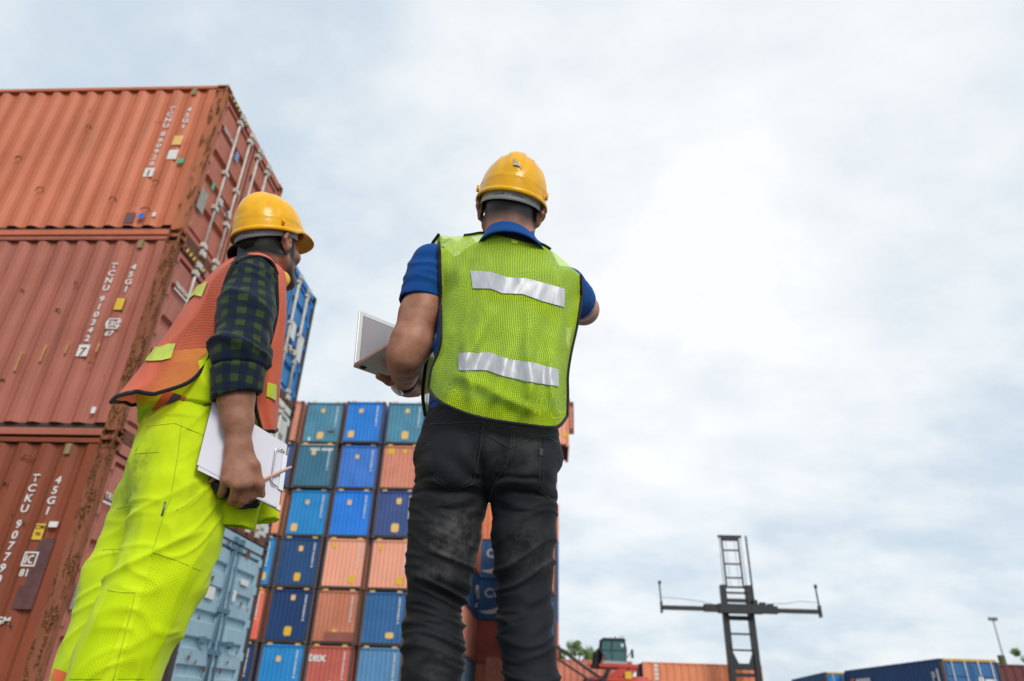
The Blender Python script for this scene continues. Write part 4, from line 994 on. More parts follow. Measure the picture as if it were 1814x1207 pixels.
def net_mat(name, col, pitch=0.006, fill=0.62, trans=0.35, solid_attr=None, ribs=False):
    """hi-vis netting: threads with see-through holes between them"""
    m, nt, b = newmat(name); K = nt.links.new; a = attr(nt, 'uvw'); sp = N(nt, 'ShaderNodeSeparateXYZ'); K(a.outputs['Vector'], sp.inputs[0])
    def wv(out, p, off=0):
        mu = N(nt, 'ShaderNodeMath', operation='MULTIPLY_ADD'); K(out, mu.inputs[0]); mu.inputs[1].default_value = 2*math.pi/p; mu.inputs[2].default_value = off
        s = N(nt, 'ShaderNodeMath', operation='SINE'); K(mu.outputs[0], s.inputs[0]); return s.outputs[0]
    ad = N(nt, 'ShaderNodeMath', operation='ADD'); K(sp.outputs[0], ad.inputs[0]); K(sp.outputs[1], ad.inputs[1])
    sb = N(nt, 'ShaderNodeMath', operation='SUBTRACT'); K(sp.outputs[0], sb.inputs[0]); K(sp.outputs[1], sb.inputs[1])
    if ribs: w1, w2 = wv(sp.outputs[0], pitch), wv(sp.outputs[1], pitch*0.6)
    else: w1, w2 = wv(ad.outputs[0], pitch*1.41), wv(sb.outputs[0], pitch*1.41)
    pr = N(nt, 'ShaderNodeMath', operation='MULTIPLY'); K(w1, pr.inputs[0]); K(w2, pr.inputs[1])
    th = math.cos(math.pi*fill*0.5)*0.9-0.31
    r = ramp(nt, [(0.5+th*0.5-0.06, 1.0), (0.5+th*0.5+0.06, 0.0)])          # 1 = thread
    m1 = N(nt, 'ShaderNodeMath', operation='MULTIPLY_ADD'); K(pr.outputs[0], m1.inputs[0]); m1.inputs[1].default_value = 0.5; m1.inputs[2].default_value = 0.5; K(m1.outputs[0], r.inputs[0])
    fac = r.outputs[0]
    if solid_attr:
        sa = attr(nt, solid_attr); mxx = N(nt, 'ShaderNodeMath', operation='MAXIMUM'); K(fac, mxx.inputs[0]); K(sa.outputs['Fac'], mxx.inputs[1]); fac = mxx.outputs[0]
    n = N(nt, 'ShaderNodeTexNoise'); K(a.outputs['Vector'], n.inputs['Vector']); n.inputs['Scale'].default_value = 9; n.inputs['Detail'].default_value = 5
    cr = ramp(nt, [(0.3, tuple(c*0.82 for c in col)), (0.7, tuple(min(1, c*1.12) for c in col))]); K(n.outputs['Fac'], cr.inputs[0])
    K(cr.outputs[0], b.inputs['Base Color']); b.inputs['Roughness'].default_value = 0.7; b.inputs['Specular IOR Level'].default_value = 0.2; b.inputs['Sheen Weight'].default_value = 0.1
    tl = N(nt, 'ShaderNodeBsdfTranslucent'); K(cr.outputs[0], tl.inputs[0]); ms = N(nt, 'ShaderNodeMixShader'); ms.inputs[0].default_value = trans; K(b.outputs[0], ms.inputs[1]); K(tl.outputs[0], ms.inputs[2])
    tr = N(nt, 'ShaderNodeBsdfTransparent'); m2 = N(nt, 'ShaderNodeMixShader'); K(fac, m2.inputs[0]); K(tr.outputs[0], m2.inputs[1]); K(ms.outputs[0], m2.inputs[2])
    K(m2.outputs[0], nt.nodes['Material Output'].inputs['Surface']); return m
def reflective(name, col, metal=0.55, rough=0.34):
    m, nt, b = newmat(name); K = nt.links.new; a = attr(nt, 'uvw')
    mp = N(nt, 'ShaderNodeMapping'); K(a.outputs['Vector'], mp.inputs[0]); mp.inputs['Scale'].default_value = (16, 6, 1); mp.inputs['Rotation'].default_value = (0, 0, 0.3)
    n = N(nt, 'ShaderNodeTexNoise'); K(mp.outputs[0], n.inputs['Vector']); n.inputs['Scale'].default_value = 1.6; n.inputs['Detail'].default_value = 5; n.inputs['Distortion'].default_value = 1.4
    r = ramp(nt, [(0.35, tuple(c*0.80 for c in col)), (0.6, col)]); K(n.outputs['Fac'], r.inputs[0]); K(r.outputs[0], b.inputs['Base Color'])
    b.inputs['Metallic'].default_value = metal; b.inputs['Roughness'].default_value = rough
    bp = N(nt, 'ShaderNodeBump'); bp.inputs['Strength'].default_value = 0.5; bp.inputs['Distance'].default_value = 0.005; K(n.outputs['Fac'], bp.inputs['Height']); K(bp.outputs[0], b.inputs['Normal'])
    return m
def plaid_mat():
    m, nt, b = newmat('green and navy plaid'); K = nt.links.new; a = attr(nt, 'uvw'); sp = N(nt, 'ShaderNodeSeparateXYZ'); K(a.outputs['Vector'], sp.inputs[0])
    def band(out, p):
        mu = N(nt, 'ShaderNodeMath', operation='MULTIPLY'); K(out, mu.inputs[0]); mu.inputs[1].default_value = 1/p
        fr = N(nt, 'ShaderNodeMath', operation='FRACT'); K(mu.outputs[0], fr.inputs[0])
        r = ramp(nt, [(0.0, 0.0), (0.44, 0.0), (0.52, 1.0), (0.92, 1.0), (1.0, 0.0)]); K(fr.outputs[0], r.inputs[0]); return r.outputs[0]
    u, v = band(sp.outputs[0], 0.041), band(sp.outputs[1], 0.041)
    s = N(nt, 'ShaderNodeMath', operation='ADD'); K(u, s.inputs[0]); K(v, s.inputs[1]); h = N(nt, 'ShaderNodeMath', operation='MULTIPLY'); K(s.outputs[0], h.inputs[0]); h.inputs[1].default_value = 0.5
    r = ramp(nt, [(0.0, (0.009, 0.013, 0.036)), (0.5, (0.012, 0.022, 0.026)), (1.0, (0.040, 0.066, 0.022))]); K(h.outputs[0], r.inputs[0])
    K(r.outputs[0], b.inputs['Base Color']); b.inputs['Roughness'].default_value = 0.9; b.inputs['Sheen Weight'].default_value = 0.12; b.inputs['Specular IOR Level'].default_value = 0.15
    tc = N(nt, 'ShaderNodeTexCoord'); n3 = N(nt, 'ShaderNodeTexNoise'); K(tc.outputs['Object'], n3.inputs['Vector']); n3.inputs['Scale'].default_value = 700
    bp = N(nt, 'ShaderNodeBump'); bp.inputs['Strength'].default_value = 0.4; bp.inputs['Distance'].default_value = 0.0006; K(n3.outputs['Fac'], bp.inputs['Height']); K(bp.outputs[0], b.inputs['Normal'])
    return m
def dotted_mat(name, col, hole, pitch=0.0075):
    m, nt, b = newmat(name); K = nt.links.new; a = attr(nt, 'uvw'); sp = N(nt, 'ShaderNodeSeparateXYZ'); K(a.outputs['Vector'], sp.inputs[0]); ws = []
    for o in (0, 1):
        mu = N(nt, 'ShaderNodeMath', operation='MULTIPLY'); K(sp.outputs[o], mu.inputs[0]); mu.inputs[1].default_value = 2*math.pi/(pitch*(1.3 if o else 1.0)); s = N(nt, 'ShaderNodeMath', operation='SINE'); K(mu.outputs[0], s.inputs[0]); ws.append(s.outputs[0])
    pr = N(nt, 'ShaderNodeMath', operation='MULTIPLY'); K(ws[0], pr.inputs[0]); K(ws[1], pr.inputs[1])
    r = ramp(nt, [(0.45, col), (0.62, hole)]); K(pr.outputs[0], r.inputs[0]); K(r.outputs[0], b.inputs['Base Color']); b.inputs['Roughness'].default_value = 0.85; b.inputs['Specular IOR Level'].default_value = 0.2
    return m
HELM = None
def helmet_mat():
    m, nt, b = newmat('hard hat yellow'); b.inputs['Specular IOR Level'].default_value = 0.28; b.inputs['Roughness'].default_value = 0.22
    b.inputs['Coat Weight'].default_value = 0.14; b.inputs['Coat Roughness'].default_value = 0.05; b.inputs['Metallic'].default_value = 0.0
    K = nt.links.new; tc = N(nt, 'ShaderNodeTexCoord'); n = N(nt, 'ShaderNodeTexNoise'); K(tc.outputs['Object'], n.inputs['Vector']); n.inputs['Scale'].default_value = 28; n.inputs['Detail'].default_value = 8
    r = ramp(nt, [(0.25, (0.82, 0.37, 0.002)), (0.5, (0.93, 0.46, 0.002)), (0.8, (0.95, 0.49, 0.003))]); K(n.outputs['Fac'], r.inputs[0]); K(r.outputs[0], b.inputs['Base Color'])
    r2 = ramp(nt, [(0.3, 0.18), (0.8, 0.32)]); K(n.outputs['Fac'], r2.inputs[0]); K(r2.outputs[0], b.inputs['Roughness'])
    return m
HELM = helmet_mat(); BIND = cloth('black binding tape', (0.014, 0.014, 0.015)); STITCH = cloth('seam thread', (0.05, 0.05, 0.05))
def frame(yaw, pitch, roll):
    """head frame: columns right, forward, up. yaw about z from +y towards +x, pitch up, roll to the right"""
    f = Vector((math.sin(yaw)*math.cos(pitch), math.cos(yaw)*math.cos(pitch), math.sin(pitch))); r = Vector((math.cos(yaw), -math.sin(yaw), 0)); u = r.cross(f)
    r2 = r*math.cos(roll)-u*math.sin(roll); u2 = r*math.sin(roll)+u*math.cos(roll); return r2, f, u2
def helmet(parent, O, fr, band_col, emblem=False, H=0.138):
    r, f, u = fr; W = lambda x, y, z: O+r*x+f*y+u*z
    root = None
    n = 96; m = 40; V = []
    ax_, ayf, ayb = 0.0985, 0.123, 0.117
    def rim_z(th):                      # the rim is lowest at the back, steps up past the temples
        c = math.cos(th)                # th = 0 front, pi back
        return -0.018*0.5*(1-c) + 0.012*max(0, min(1, (c-0.15)/0.25))
    for j in range(m+1):
        ph = (j/m)*math.pi/2
        for i in range(n):
            th = 2*math.pi*i/n; x = math.sin(th); y = math.cos(th)
            q = math.cos(ph)**0.86; zz = math.sin(ph)**0.95
            X = ax_*x*q; Y = (ayf if y > 0 else ayb)*y*q; Z = rim_z(th)*(1-zz)+H*zz
            # moulded ribs: a raised crown strip and a raised panel outline at each side
            b = 0.0
            s = abs(X); up_ = min(1, max(0, (Z-0.035)/0.03)); b += 0.0055*up_*(1/(1+math.exp((s-0.021)/0.0014)))
            b += 0.0022*up_*(math.exp(-((s-0.045)/0.0035)**2))*(1 if Y < 0.06 else 0.3)
            if 0.018 < Z < 0.034: b += 0.0018*math.exp(-((Z-0.026)/0.003)**2)
            if abs(y) < 0.42 and s > 0.05: b += 0.0026*(1/(1+math.exp((abs(y)-0.34)/0.014)))*min(1, max(0, (Z-0.02)/0.01))*min(1, max(0, (0.105-Z)/0.01))
            nn = Vector((X/ax_**2, Y/ayf**2, Z/H**2)); nn = nn.normalized() if nn.length > 0 else Vector((0, 0, 1))
            V.append(W(X+nn.x*b, Y+nn.y*b, Z+nn.z*b))
    F = [(j*n+i, (j*n+(i+1) % n), ((j+1)*n+(i+1) % n), (j+1)*n+i) for j in range(m) for i in range(n)]
    # brim: gutter lip all round, growing into the peak at the front
    o = len(V); rows = 6
    for k in range(rows+1):
        t = k/rows
        for i in range(n):
            th = 2*math.pi*i/n; x = math.sin(th); y = math.cos(th); c = y
            w = 0.007 + 0.040*max(0, (c-0.35)/0.65)**1.1; drop = -0.004-0.016*max(0, (c-0.35)/0.65)**1.2
            z = rim_z(th)
            lip = 0.006*math.sin(math.pi*t)*(1-max(0, c))
            V.append(W(ax_*x+x*w*t*(1.0), (ayf if y > 0 else ayb)*y+y*w*t, z+drop*t+lip - 0.006*(t == 1)))
    for k in range(rows):
        for i in range(n): F.append((o+k*n+i, o+(k+1)*n+i, o+(k+1)*n+(i+1) % n, o+k*n+(i+1) % n))
    h = make('helmet', np.array([tuple(v) for v in V]), F, HELM, parent)
    sm = h.modifiers.new('thickness', 'SOLIDIFY'); sm.thickness = 0.0032; sm.offset = -1
    # lug slots at the sides
    mb = MB()
    for s in (-1, 1):
        a = W(s*0.102, -0.035, 0.0); c = W(s*0.104, -0.035, 0.020); l = MB().tube([a, c], [0.005, 0.004], 8)
        make('slot_lug', np.array(l.v), l.f, HELM, h)
    # suspension band, behind and at the sides, dropping to the nape
    B = []; nb = 60; rowsb = 5
    for k in range(rowsb):
        for i in range(nb+1):
            th = math.radians(62)+(2*math.pi-2*math.radians(62))*i/nb; x, y = math.sin(th), math.cos(th)
            back = max(0, -y); zt = -0.002+0.010*max(0, y) - 0.010*back; hgt = 0.038-0.010*(1-back); z = zt-hgt*k/(rowsb-1)
            B.append(W(0.0905*x, (0.108 if y > 0 else 0.1145)*y, z))
    FB = [(k*(nb+1)+i, (k+1)*(nb+1)+i, (k+1)*(nb+1)+i+1, k*(nb+1)+i+1) for k in range(rowsb-1) for i in range(nb)]
    hb = make('headband', np.array([tuple(v) for v in B]), FB, band_col, h); sm = hb.modifiers.new('thickness', 'SOLIDIFY'); sm.thickness = 0.0024; sm.offset = 0
    for i in range(-6, 7):
        if abs(i) < 2: continue
        th = math.pi+i*0.075; x, y = math.sin(th), math.cos(th); p = W(0.0921*x, 0.1161*y, -0.034); d = (r*x+f*y).normalized()
        mb = MB().cyl(p-d*0.001, p+d*0.0006, 0.0018, 8); make('adjust_hole', np.array(mb.v), mb.f, BLACKP, hb)
    # dark webbing seen in the gap
    mb = MB(); mb.tube([W(0.082*math.sin(t), 0.100*math.cos(t), 0.004) for t in np.linspace(2.0, 4.28, 18)], 0.009, 6)
    make('webbing', np.array(mb.v), mb.f, BIND, h)
    if emblem:
        pts = [(-0.004,0.081),(0.0,0.085),(0.003,0.082),(0.003,0.076),(0.012,0.068),(0.020,0.060),(0.027,0.055),(0.010,0.057),(0.0,0.058),(0.001,0.066),(-0.001,0.074)]
        def onhelm(x, z):
            zz = min(0.999, (z/H))**(1/0.95); q = math.cos(math.asin(zz))**0.86; y = -ayb*math.sqrt(max(0, 1-(x/(ax_*q))**2))*q; return W(x, y-0.0075, z)
        E_ = [tuple(onhelm(x, z)) for x, z in pts]; k = len(E_); E2 = [tuple(Vector(e)-f*0.0012) for e in E_]
        make('emblem', np.array(E_+E2), [tuple(range(k, 2*k))]+[(i, (i+1) % k, (i+1) % k+k, i+k) for i in range(k)], plain('emblem grey', (0.42,0.40,0.36), 0.5, var=0.4, scale=120), h, smooth=False)
    return h
def head_field(S, C, fr, neck_base, neck_r=0.062):
    r, f, u = fr; P = lambda x, y, z: tuple(C+r*x+f*y+u*z); ax = (r, f, u)
    S.ell(P(0, -0.012, 0.045), (0.077, 0.098, 0.092), ax, 0.02); S.ell(P(0, 0.035, -0.025), (0.064, 0.060, 0.092), ax, 0.03)
    for s in (-1, 1):
        S.cap(P(s*0.058, 0.0, -0.045), P(s*0.024, 0.070, -0.098), 0.022, 0.018, 0.025); S.ell(P(s*0.040, 0.072, -0.018), (0.026, 0.022, 0.022), ax, 0.02)
    S.cap(P(-0.018, 0.078, -0.105), P(0.018, 0.078, -0.105), 0.019, 0.019, 0.02)                     # chin
    S.cap(P(-0.034, 0.083, 0.026), P(0.034, 0.083, 0.026), 0.012, 0.012, 0.018)                     # brow
    S.cap(P(0, 0.093, 0.012), P(0, 0.116, -0.030), 0.009, 0.013, 0.012); S.ell(P(0.013, 0.102, -0.034), (0.009, 0.012, 0.008), ax, 0.008); S.ell(P(-0.013, 0.102, -0.034), (0.009, 0.012, 0.008), ax, 0.008)
    for s in (-1, 1): S.ell(P(s*0.032, 0.096, 0.004), (0.016, 0.012, 0.010), ax, 0, '-')
    S.cap(P(-0.020, 0.090, -0.060), P(0.020, 0.090, -0.060), 0.0075, 0.0075, 0.006); S.cap(P(-0.017, 0.089, -0.071), P(0.017, 0.089, -0.071), 0.008, 0.008, 0.006)
    S.cap(P(0, -0.035, -0.03), neck_base, neck_r*0.96, neck_r*1.08, 0.035); S.cap(P(0, -0.045, 0.02), tuple(Vector(neck_base)*0.5+(C-f*0.05-u*0.05)*0.5), 0.055, 0.058, 0.03)
    for s in (-1, 1):
        e = lambda x, y, z: P(s*(x+.004), y, z); a2 = ((r*s*math.cos(0.45)-f*0.43).normalized(), (f*math.cos(0.45)+r*s*0.43).normalized(), u)
        S.ell(e(0.083, -0.012, -0.002), (0.0085, 0.020, 0.034), a2, 0.006)
        S.cap(e(0.077, 0.006, 0.012), e(0.092, -0.020, 0.024), 0.005, 0.006, 0.006); S.cap(e(0.092, -0.020, 0.024), e(0.093, -0.030, 0.0), 0.006, 0.006, 0.006); S.cap(e(0.093, -0.030, 0.0), e(0.080, -0.010, -0.032), 0.006, 0.007, 0.006)
        S.ell(e(0.090, -0.006, 0.0), (0.006, 0.010, 0.017), a2, 0, '-')
def head_local(V, C, fr):
    d = V-np.array(tuple(C)); return np.stack([d@np.array(tuple(a)) for a in fr], 1)
def boots(parent, pts, mat):
    for (ankle, toe) in pts:
        a = Vector(ankle); t = Vector(toe); d = (t-a); d.z = 0; d.normalize()
        S = Field((min(a.x, t.x)-.12, min(a.y, t.y)-.14, -0.01), (max(a.x, t.x)+.12, max(a.y, t.y)+.14, 0.30), 0.006)
        h = a-d*0.05; S.cap((h.x, h.y, 0.05), (a.x+d.x*0.12, a.y+d.y*0.12, 0.05), 0.045, 0.052, 0.02); S.cap((a.x+d.x*0.1, a.y+d.y*0.1, 0.045), (a.x+d.x*0.17, a.y+d.y*0.17, 0.042), 0.05, 0.042, 0.02)
        S.cap((a.x, a.y, 0.06), (a.x, a.y, 0.22), 0.055, 0.058, 0.03); S.cut((0, 0, 0.0), (0, 0, -1)); S.cut((0, 0, 0.24), (0, 0, 1))
        V, F = S.mesh(2); make('boot', V, F, mat, parent)
# ------------------------------------------------------------------ the man in the green vest
YA = 1.62
def A(px, py, dy=0.0): return at(px, py, YA+dy)
SKIN_A = skin_mat('tanned skin', (0.46, 0.215, 0.135))
def person_a():
    C = A(904, 379, 0.0); fr = frame(0.0, math.radians(14), math.radians(8)); r, f, u = fr
    neckb = tuple(A(905, 442, 0.0)); h = 0.004
    S = Field((-0.62, 1.38, 0.0), (0.28, 2.45, 1.95), h)
    head_field(S, C, fr, neckb, 0.064)
    fy = ((0, 1, 0), 0.62)
    S.chain([A(892,560), A(884,640), A(874,720), A(868,780)], [.158,.155,.145,.15], 0.03, fy)
    S.cap(A(775,486), A(1000,512,.03), .048, .048, 0.05)
    # left arm, bent, carrying the laptop
    ew = A(718,632,0.0); wr = at(717,677,1.83)
    S.chain([A(772,482), A(745,556), A(729,610)], [.055,.056,.056], 0.02); S.chain([A(729,610), ew], [.056,.047], 0.02)
    S.chain([ew, at(717,645,1.68), at(717,661,1.76), wr], [.047,.045,.037,.0295], 0.02)
    kn = at(724,692,1.93); S.cap(wr, kn, .029, .036, 0.02, ((0,-.4,1), 0.62)); S.cap(at(727,684,1.87), at(741,690,1.93), .020, .018, 0.02)
    base = at(716,690,1.90)
    for k, (dx, ln, rr) in enumerate(((-.030,.075,.0095),(-.010,.082,.010),(.010,.078,.0098),(.030,.062,.0085))):
        a = Vector(kn)+Vector((dx,.0,.004)); b_ = a+Vector((dx*.25,ln*.55,.012)); c_ = b_+Vector((dx*.1,ln*.45,.004)); S.chain([a,b_,c_],[rr*1.1,rr,rr*.85],0.006)
    S.chain([at(708,680,1.86), at(690,675,1.835), at(671,667,1.80)], [.017,.0135,.0105], 0.012)
    # right arm, raised and pointing ahead
    er = A(1034,549,.24); S.chain([A(1000,512,.03), A(1024,538,.15), er], [.052,.049,.044], 0.02)
    wr2 = Vector(er)+Vector((-.10,.22,.10)); S.chain([er, Vector(er)*.5+wr2*.5, wr2], [.046,.042,.029], 0.02)
    dv = Vector((-.30,.85,.35)).normalized(); S.cap(wr2, wr2+dv*.085, .030, .034, 0.02, ((.8,.2,-.5), .6))
    k0 = wr2+dv*.09
    for k, dx in enumerate((-.027,-.009,.009,.027)):
        a = k0+Vector((dx,.0,.0))
        if k == 0: S.chain([a, a+dv*.045, a+dv*.075], [.0095,.009,.0075], 0.006)
        else: S.chain([a, a+dv*.035+Vector((0,0,-.01)), a+dv*.03+Vector((0,-.01,-.035)), a+dv*.005+Vector((0,0,-.035))], [.0095,.009,.0085,.008], 0.006)
    S.chain([wr2+dv*.02+Vector((-.028,0,-.005)), wr2+dv*.06+Vector((-.045,0,-.012)), wr2+dv*.08+Vector((-.03,0,-.03))], [.014,.012,.0095], 0.01)
    # legs
    gl = at(766,1207,YA+.01); gr = at(942,1207,YA+.01)
    al = Vector((gl.x+.01, YA, .09)); ar = Vector((gr.x-.005, YA, .09))
    S.chain([A(802,830), A(787,950), A(771,1050,.02), gl, al], [.066,.058,.042,.040,.034], 0.02); S.chain([A(922,830), A(926,950), A(930,1050,.02), gr, ar], [.062,.052,.040,.038,.034], 0.02)
    for a in (al, ar): S.cap(a, a+Vector((0,.12,-.045)), .030, .026, 0.02)
    V, F = S.mesh(2)
    base0 = (float(gl.x+gr.x)/2, YA, 0.0)
    hl = head_local(V, C, fr); hair = np.zeros(len(V)); near = (np.abs(hl[:, 0]) < .1) & (np.abs(hl[:, 1]) < .14) & (np.abs(hl[:, 2]) < .16)
    # cropped hair fading out towards the nape
    low = -0.072+0.03*np.clip(hl[:, 1]/.08, 0, 1)+0.7*np.maximum(0, np.abs(hl[:, 0])-.062)
    fade = np.clip((hl[:, 2]-low)/0.038, 0, 1)**0.7*np.clip((0.035-hl[:, 1])/.03, 0, 1)*(np.abs(hl[:, 0]) < .0835)
    hair[near] = 0.97*fade[near]
    hair = np.maximum(hair, np.where(near & (hl[:, 2] < -.03) & (hl[:, 1] > .05), .35, 0))
    p = make('person', V, F, SKIN_A, None, {'hair': hair}, base=base0)
    props(p, 'man in a green mesh vest and black jeans, back to us, holding a laptop', 'person')
    hm = MB()
    for s in (-1, 1):
        q = C+r*(s*.032)+f*.098+u*.004; S2 = 8
        e = Field(tuple(np.array(q)-.02), tuple(np.array(q)+.02), .0025); e.ell(q, (.0115,.0115,.0115)); Ve, Fe = e.mesh(1); make('eye', Ve, Fe, plain('eye white', (.7,.68,.65), .2), p)
    # short hair as its own cap under the hat
    Hs = Field(tuple(np.array(C)-.16), tuple(np.array(C)+.17), .004); Hs.ell(tuple(C+f*(-.012)+u*.047), (.0785,.0995,.0935), fr, 0); Hs.cut(tuple(C-u*.022-f*.06), tuple(-u+f*.35)); Hs.cut(tuple(C+f*.055), tuple(f))
    Vh, Fh = Hs.mesh(1); Vh += normals(Vh, Fh)*((vnoise(Vh*260, 3)-.5)*.003)[:, None]; make('hair', Vh, Fh, plain('dark hair', (.02,.016,.014), .7, var=.4, scale=300), p)
    # ---- polo shirt
    POLO = cloth('royal blue pique', (0.002, 0.066, 0.27), 0.85, 0.12, 14, 520, 0.04)
    S = Field((-0.55, 1.42, 0.85), (0.22, 1.95, 1.60), .005)
    S.chain([A(892,556), A(886,620), A(882,700), A(876,765)], [.176,.172,.168,.170], 0.03, fy)
    S.cap(A(780,490,.0), A(996,518,.03), .056, .054, 0.05); S.cap(A(858,460,.0), A(950,468,.01), .054, .052, .06); S.cap(A(905,450,-.01), A(905,425,-.005), .075, .068, .05)
    S.cut(A(905,408,-.02), (0.05,.10,1)); S.cut(A(876,742), (0,0,-1))
    V1, F1 = S.mesh(3); P = V1; nn = normals(V1, F1); V1 = V1+nn*((fold(P, (9, 5, 16), 4)-.6)*.010)[:, None]
    sh = make('polo_shirt', V1, F1, POLO, p)
    S = Field((-0.55, 1.42, 0.85), (0.22, 2.05, 1.60), .004)
    sa, sb = np.array(A(766,474)), np.array(A(741,556)); dl = (sb-sa)/np.linalg.norm(sb-sa)
    S.cap(sa, sb+dl*.03, .066, .0635, 0.01); se = np.array(A(746,538)); S.cut(se, dl+np.array((.12,0,-.06)))
    S.cap(se-dl*.02, se+dl*.08, .0565, .0565, 0, None, '-')
    V2, F2 = S.mesh(3); nn = normals(V2, F2); ds = (V2-se)@dl
    V2 = V2+nn*(((fold(V2@np.array([[1,0,0],[0,1,0],[.6,0,1]]), (10, 8, 34), 8)-.55)*.012*np.clip(-(ds+.02)/.03, 0, 1))*1.0)[:, None]; make('sleeve', V2, F2, POLO, sh)
    S = Field((-0.1, 1.55, 1.10), (0.25, 2.05, 1.55), .004); sa, sb = np.array(A(1000,512,.03)), np.array(A(1021,535,.135)); dl = (sb-sa)/np.linalg.norm(sb-sa)
    S.cap(sa, sb+dl*.05, .060, .056, 0.01); S.cut(sb, dl); S.cap(sb-dl*.02, sb+dl*.09, .051, .051, 0, None, '-')
    V3, F3 = S.mesh(2); nn = normals(V3, F3); V3 = V3+nn*((fold(V3, (12, 30, 14), 2)-.5)*.010)[:, None]; make('sleeve', V3, F3, POLO, sh)
    # collar: a turned-down band round the neck
    rows = []; n = 48; cb = A(906,438,-.020); ct = A(904,418,-.022)
    for k, (tz, rx, ry) in enumerate(((-.35,.104,.100),(.0,.098,.093),(.35,.089,.084),(.7,.081,.076),(1.0,.077,.072),(1.06,.0755,.070),(.8,.073,.068))):
        c = Vector(cb)+(Vector(ct)-Vector(cb))*tz; ring = []
        for i in range(n):
            t = 2*math.pi*i/n; y = -math.cos(t); ring.append((c.x+rx*math.sin(t), c.y+ry*y, c.z-0.030*(y+1)*.5*(1.4) - .004 + .006*math.sin(t)*-2))
        rows.append(ring)
    Vc = [v for rr in rows for v in rr]; Fc = [(k*n+i, k*n+(i+1) % n, (k+1)*n+(i+1) % n, (k+1)*n+i) for k in range(len(rows)-1) for i in range(n)]
    o = make('collar', np.array(Vc), Fc, POLO, sh); mm = o.modifiers.new('thickness', 'SOLIDIFY'); mm.thickness = .003
    # ---- jeans
    DEN = cloth('black denim', (0.0085, 0.0092, 0.0125), 0.70, 0.30, 10, 1100, 0.04, dust=(0.125, 0.116, 0.108), bumpd=.0008)
    S = Field((-0.42, 1.42, 0.0), (0.14, 1.84, 1.10), .004)
    S.chain([A(870,735), A(868,765)], [.162,.172], .02, ((0,1,0), .64)); S.ell(A(864,812), (.186,.115,.092), None, .03)
    S.ell(A(803,835,-.045), (.078,.074,.085), None, .02); S.ell(A(925,838,-.045), (.072,.074,.085), None, .03)
    def leg(L, ank): S.chain([A(*q[:2], q[3] if len(q) > 3 else 0) for q in L]+[ank], [q[2]*.90 for q in L]+[.056], .012)
    leg([(798,850,.098),(795,890,.099),(787,950,.0945),(781,1000,.085,.01),(772,1050,.0735,.02),(768,1100,.066,.02),(770,1150,.069,.01),(766,1207,.0675,.01)], al)
    leg([(925,850,.086),(930,890,.085),(926,950,.0815),(927,1000,.074,.01),(930,1050,.067,.02),(931,1100,.066,.02),(938,1150,.0645,.01),(942,1207,.0625,.01)], ar)
    S.cut((0,0,.05), (0,0,-1)); S.cut(A(868,722), (0,0,1))
    V, F = S.mesh(2); nn = normals(V, F); x, y, z = V[:, 0], V[:, 1], V[:, 2]
    zc = np.abs(x-A(868,950).x)
    q = np.stack([x, y, z+.05*np.sin(x*14+z*6)+.12*(zc-.09)], 1)
    kneew = np.exp(-((z-.50)/.13)**2)*1.0+.35*np.exp(-((z-.15)/.10)**2)+.3
    d = kneew*((fold(q, (5.5, 5, 33), 1)**3-.27)*.0095+(fold(q, (8, 7, 60), 5)**3-.27)*.0048)
    buttz = A(868,880).z; d += -.0065*np.exp(-((z-buttz-.012-.12*np.abs(zc-.08))/.006)**2)*(zc > .012)*np.exp(-(y-1.50)**2/.012)-.005*np.exp(-((z-buttz+.018-.10*np.abs(zc-.08))/.005)**2)*(zc > .02)
    cr_ = np.array(A(866,880)); dist = np.sqrt((x-cr_[0])**2+(z-cr_[2])**2); ang = np.arctan2(z-cr_[2], x-cr_[0])
    d += .0045*np.sin(ang*9)*np.exp(-((dist-.08)/.045)**2)*(z > cr_[2]-.05)
    d += (fold(V, (6, 6, 9), 9)-.5)*.005
    V = V+nn*d[:, None]
    dust = np.zeros(len(V))
    for (px, py, sx, sy, am) in ((805,950,40,42,1.0),(765,1015,34,14,.75),(838,965,16,40,.6),(930,970,36,40,.5),(962,992,22,16,.45),(935,800,38,44,.28),(800,800,45,45,.10),(885,820,30,40,.25),(760,1170,34,40,.22)):
        c = A(px, py, -.08); s = 1/720.0; dust = np.maximum(dust, am*np.exp(-((x-c.x)/(sx*s))**2-((z-c.z)/(sy*s))**2)*(y < 1.64))
    jn = make('jeans', V, F, DEN, p, {'dust': dust}); bj = bvh_of(V, F)
    STD = cloth('faded denim seam', (0.028,0.029,0.034), .8); SR = .0016
    for nm, pts in (('pocket_seam', [(762,752),(857,748),(852,790),(838,857)]), ('pocket_seam', [(768,850),(800,869),(838,857)]), ('pocket_seam', [(849,752),(844,800),(831,855)]), ('pocket_seam', [(990,785),(958,772),(957,830),(954,868)]),
                    ('pocket_seam', [(954,868),(975,886),(990,878)]), ('pocket_seam', [(963,776),(962,830),(960,864)]), ('centre_seam', [(907,752),(905,797),(898,822),(880,850),(867,884)]), ('centre_seam', [(911,752),(909,797),(902,824)]),
                    ('yoke_seam', [(757,790),(800,775),(850,765),(906,795)]), ('yoke_seam', [(906,795),(945,775),(990,770)])):
        tube_on(nm, bj, pts, SR, STD, jn, .0006)
    drape('pocket', bj, [(765,754),(853,750)], [(770,848),(802,866),(834,854)], DEN, jn, .002, 16, 12); drape('pocket', bj, [(961,775),(987,786)], [(957,866),(972,882),(985,878)], DEN, jn, .002, 10, 12)
    drape('pocket_tab', bj, [(954,796),(960,796)], [(954,808),(960,808)], cloth('faded tab', (.05,.05,.055)), jn, .004, 4, 4)
    boots(p, [(al, al+Vector((-.04,.2,0))), (ar, ar+Vector((.05,.2,0)))], plain('boot leather', (.02,.016,.013), .6))
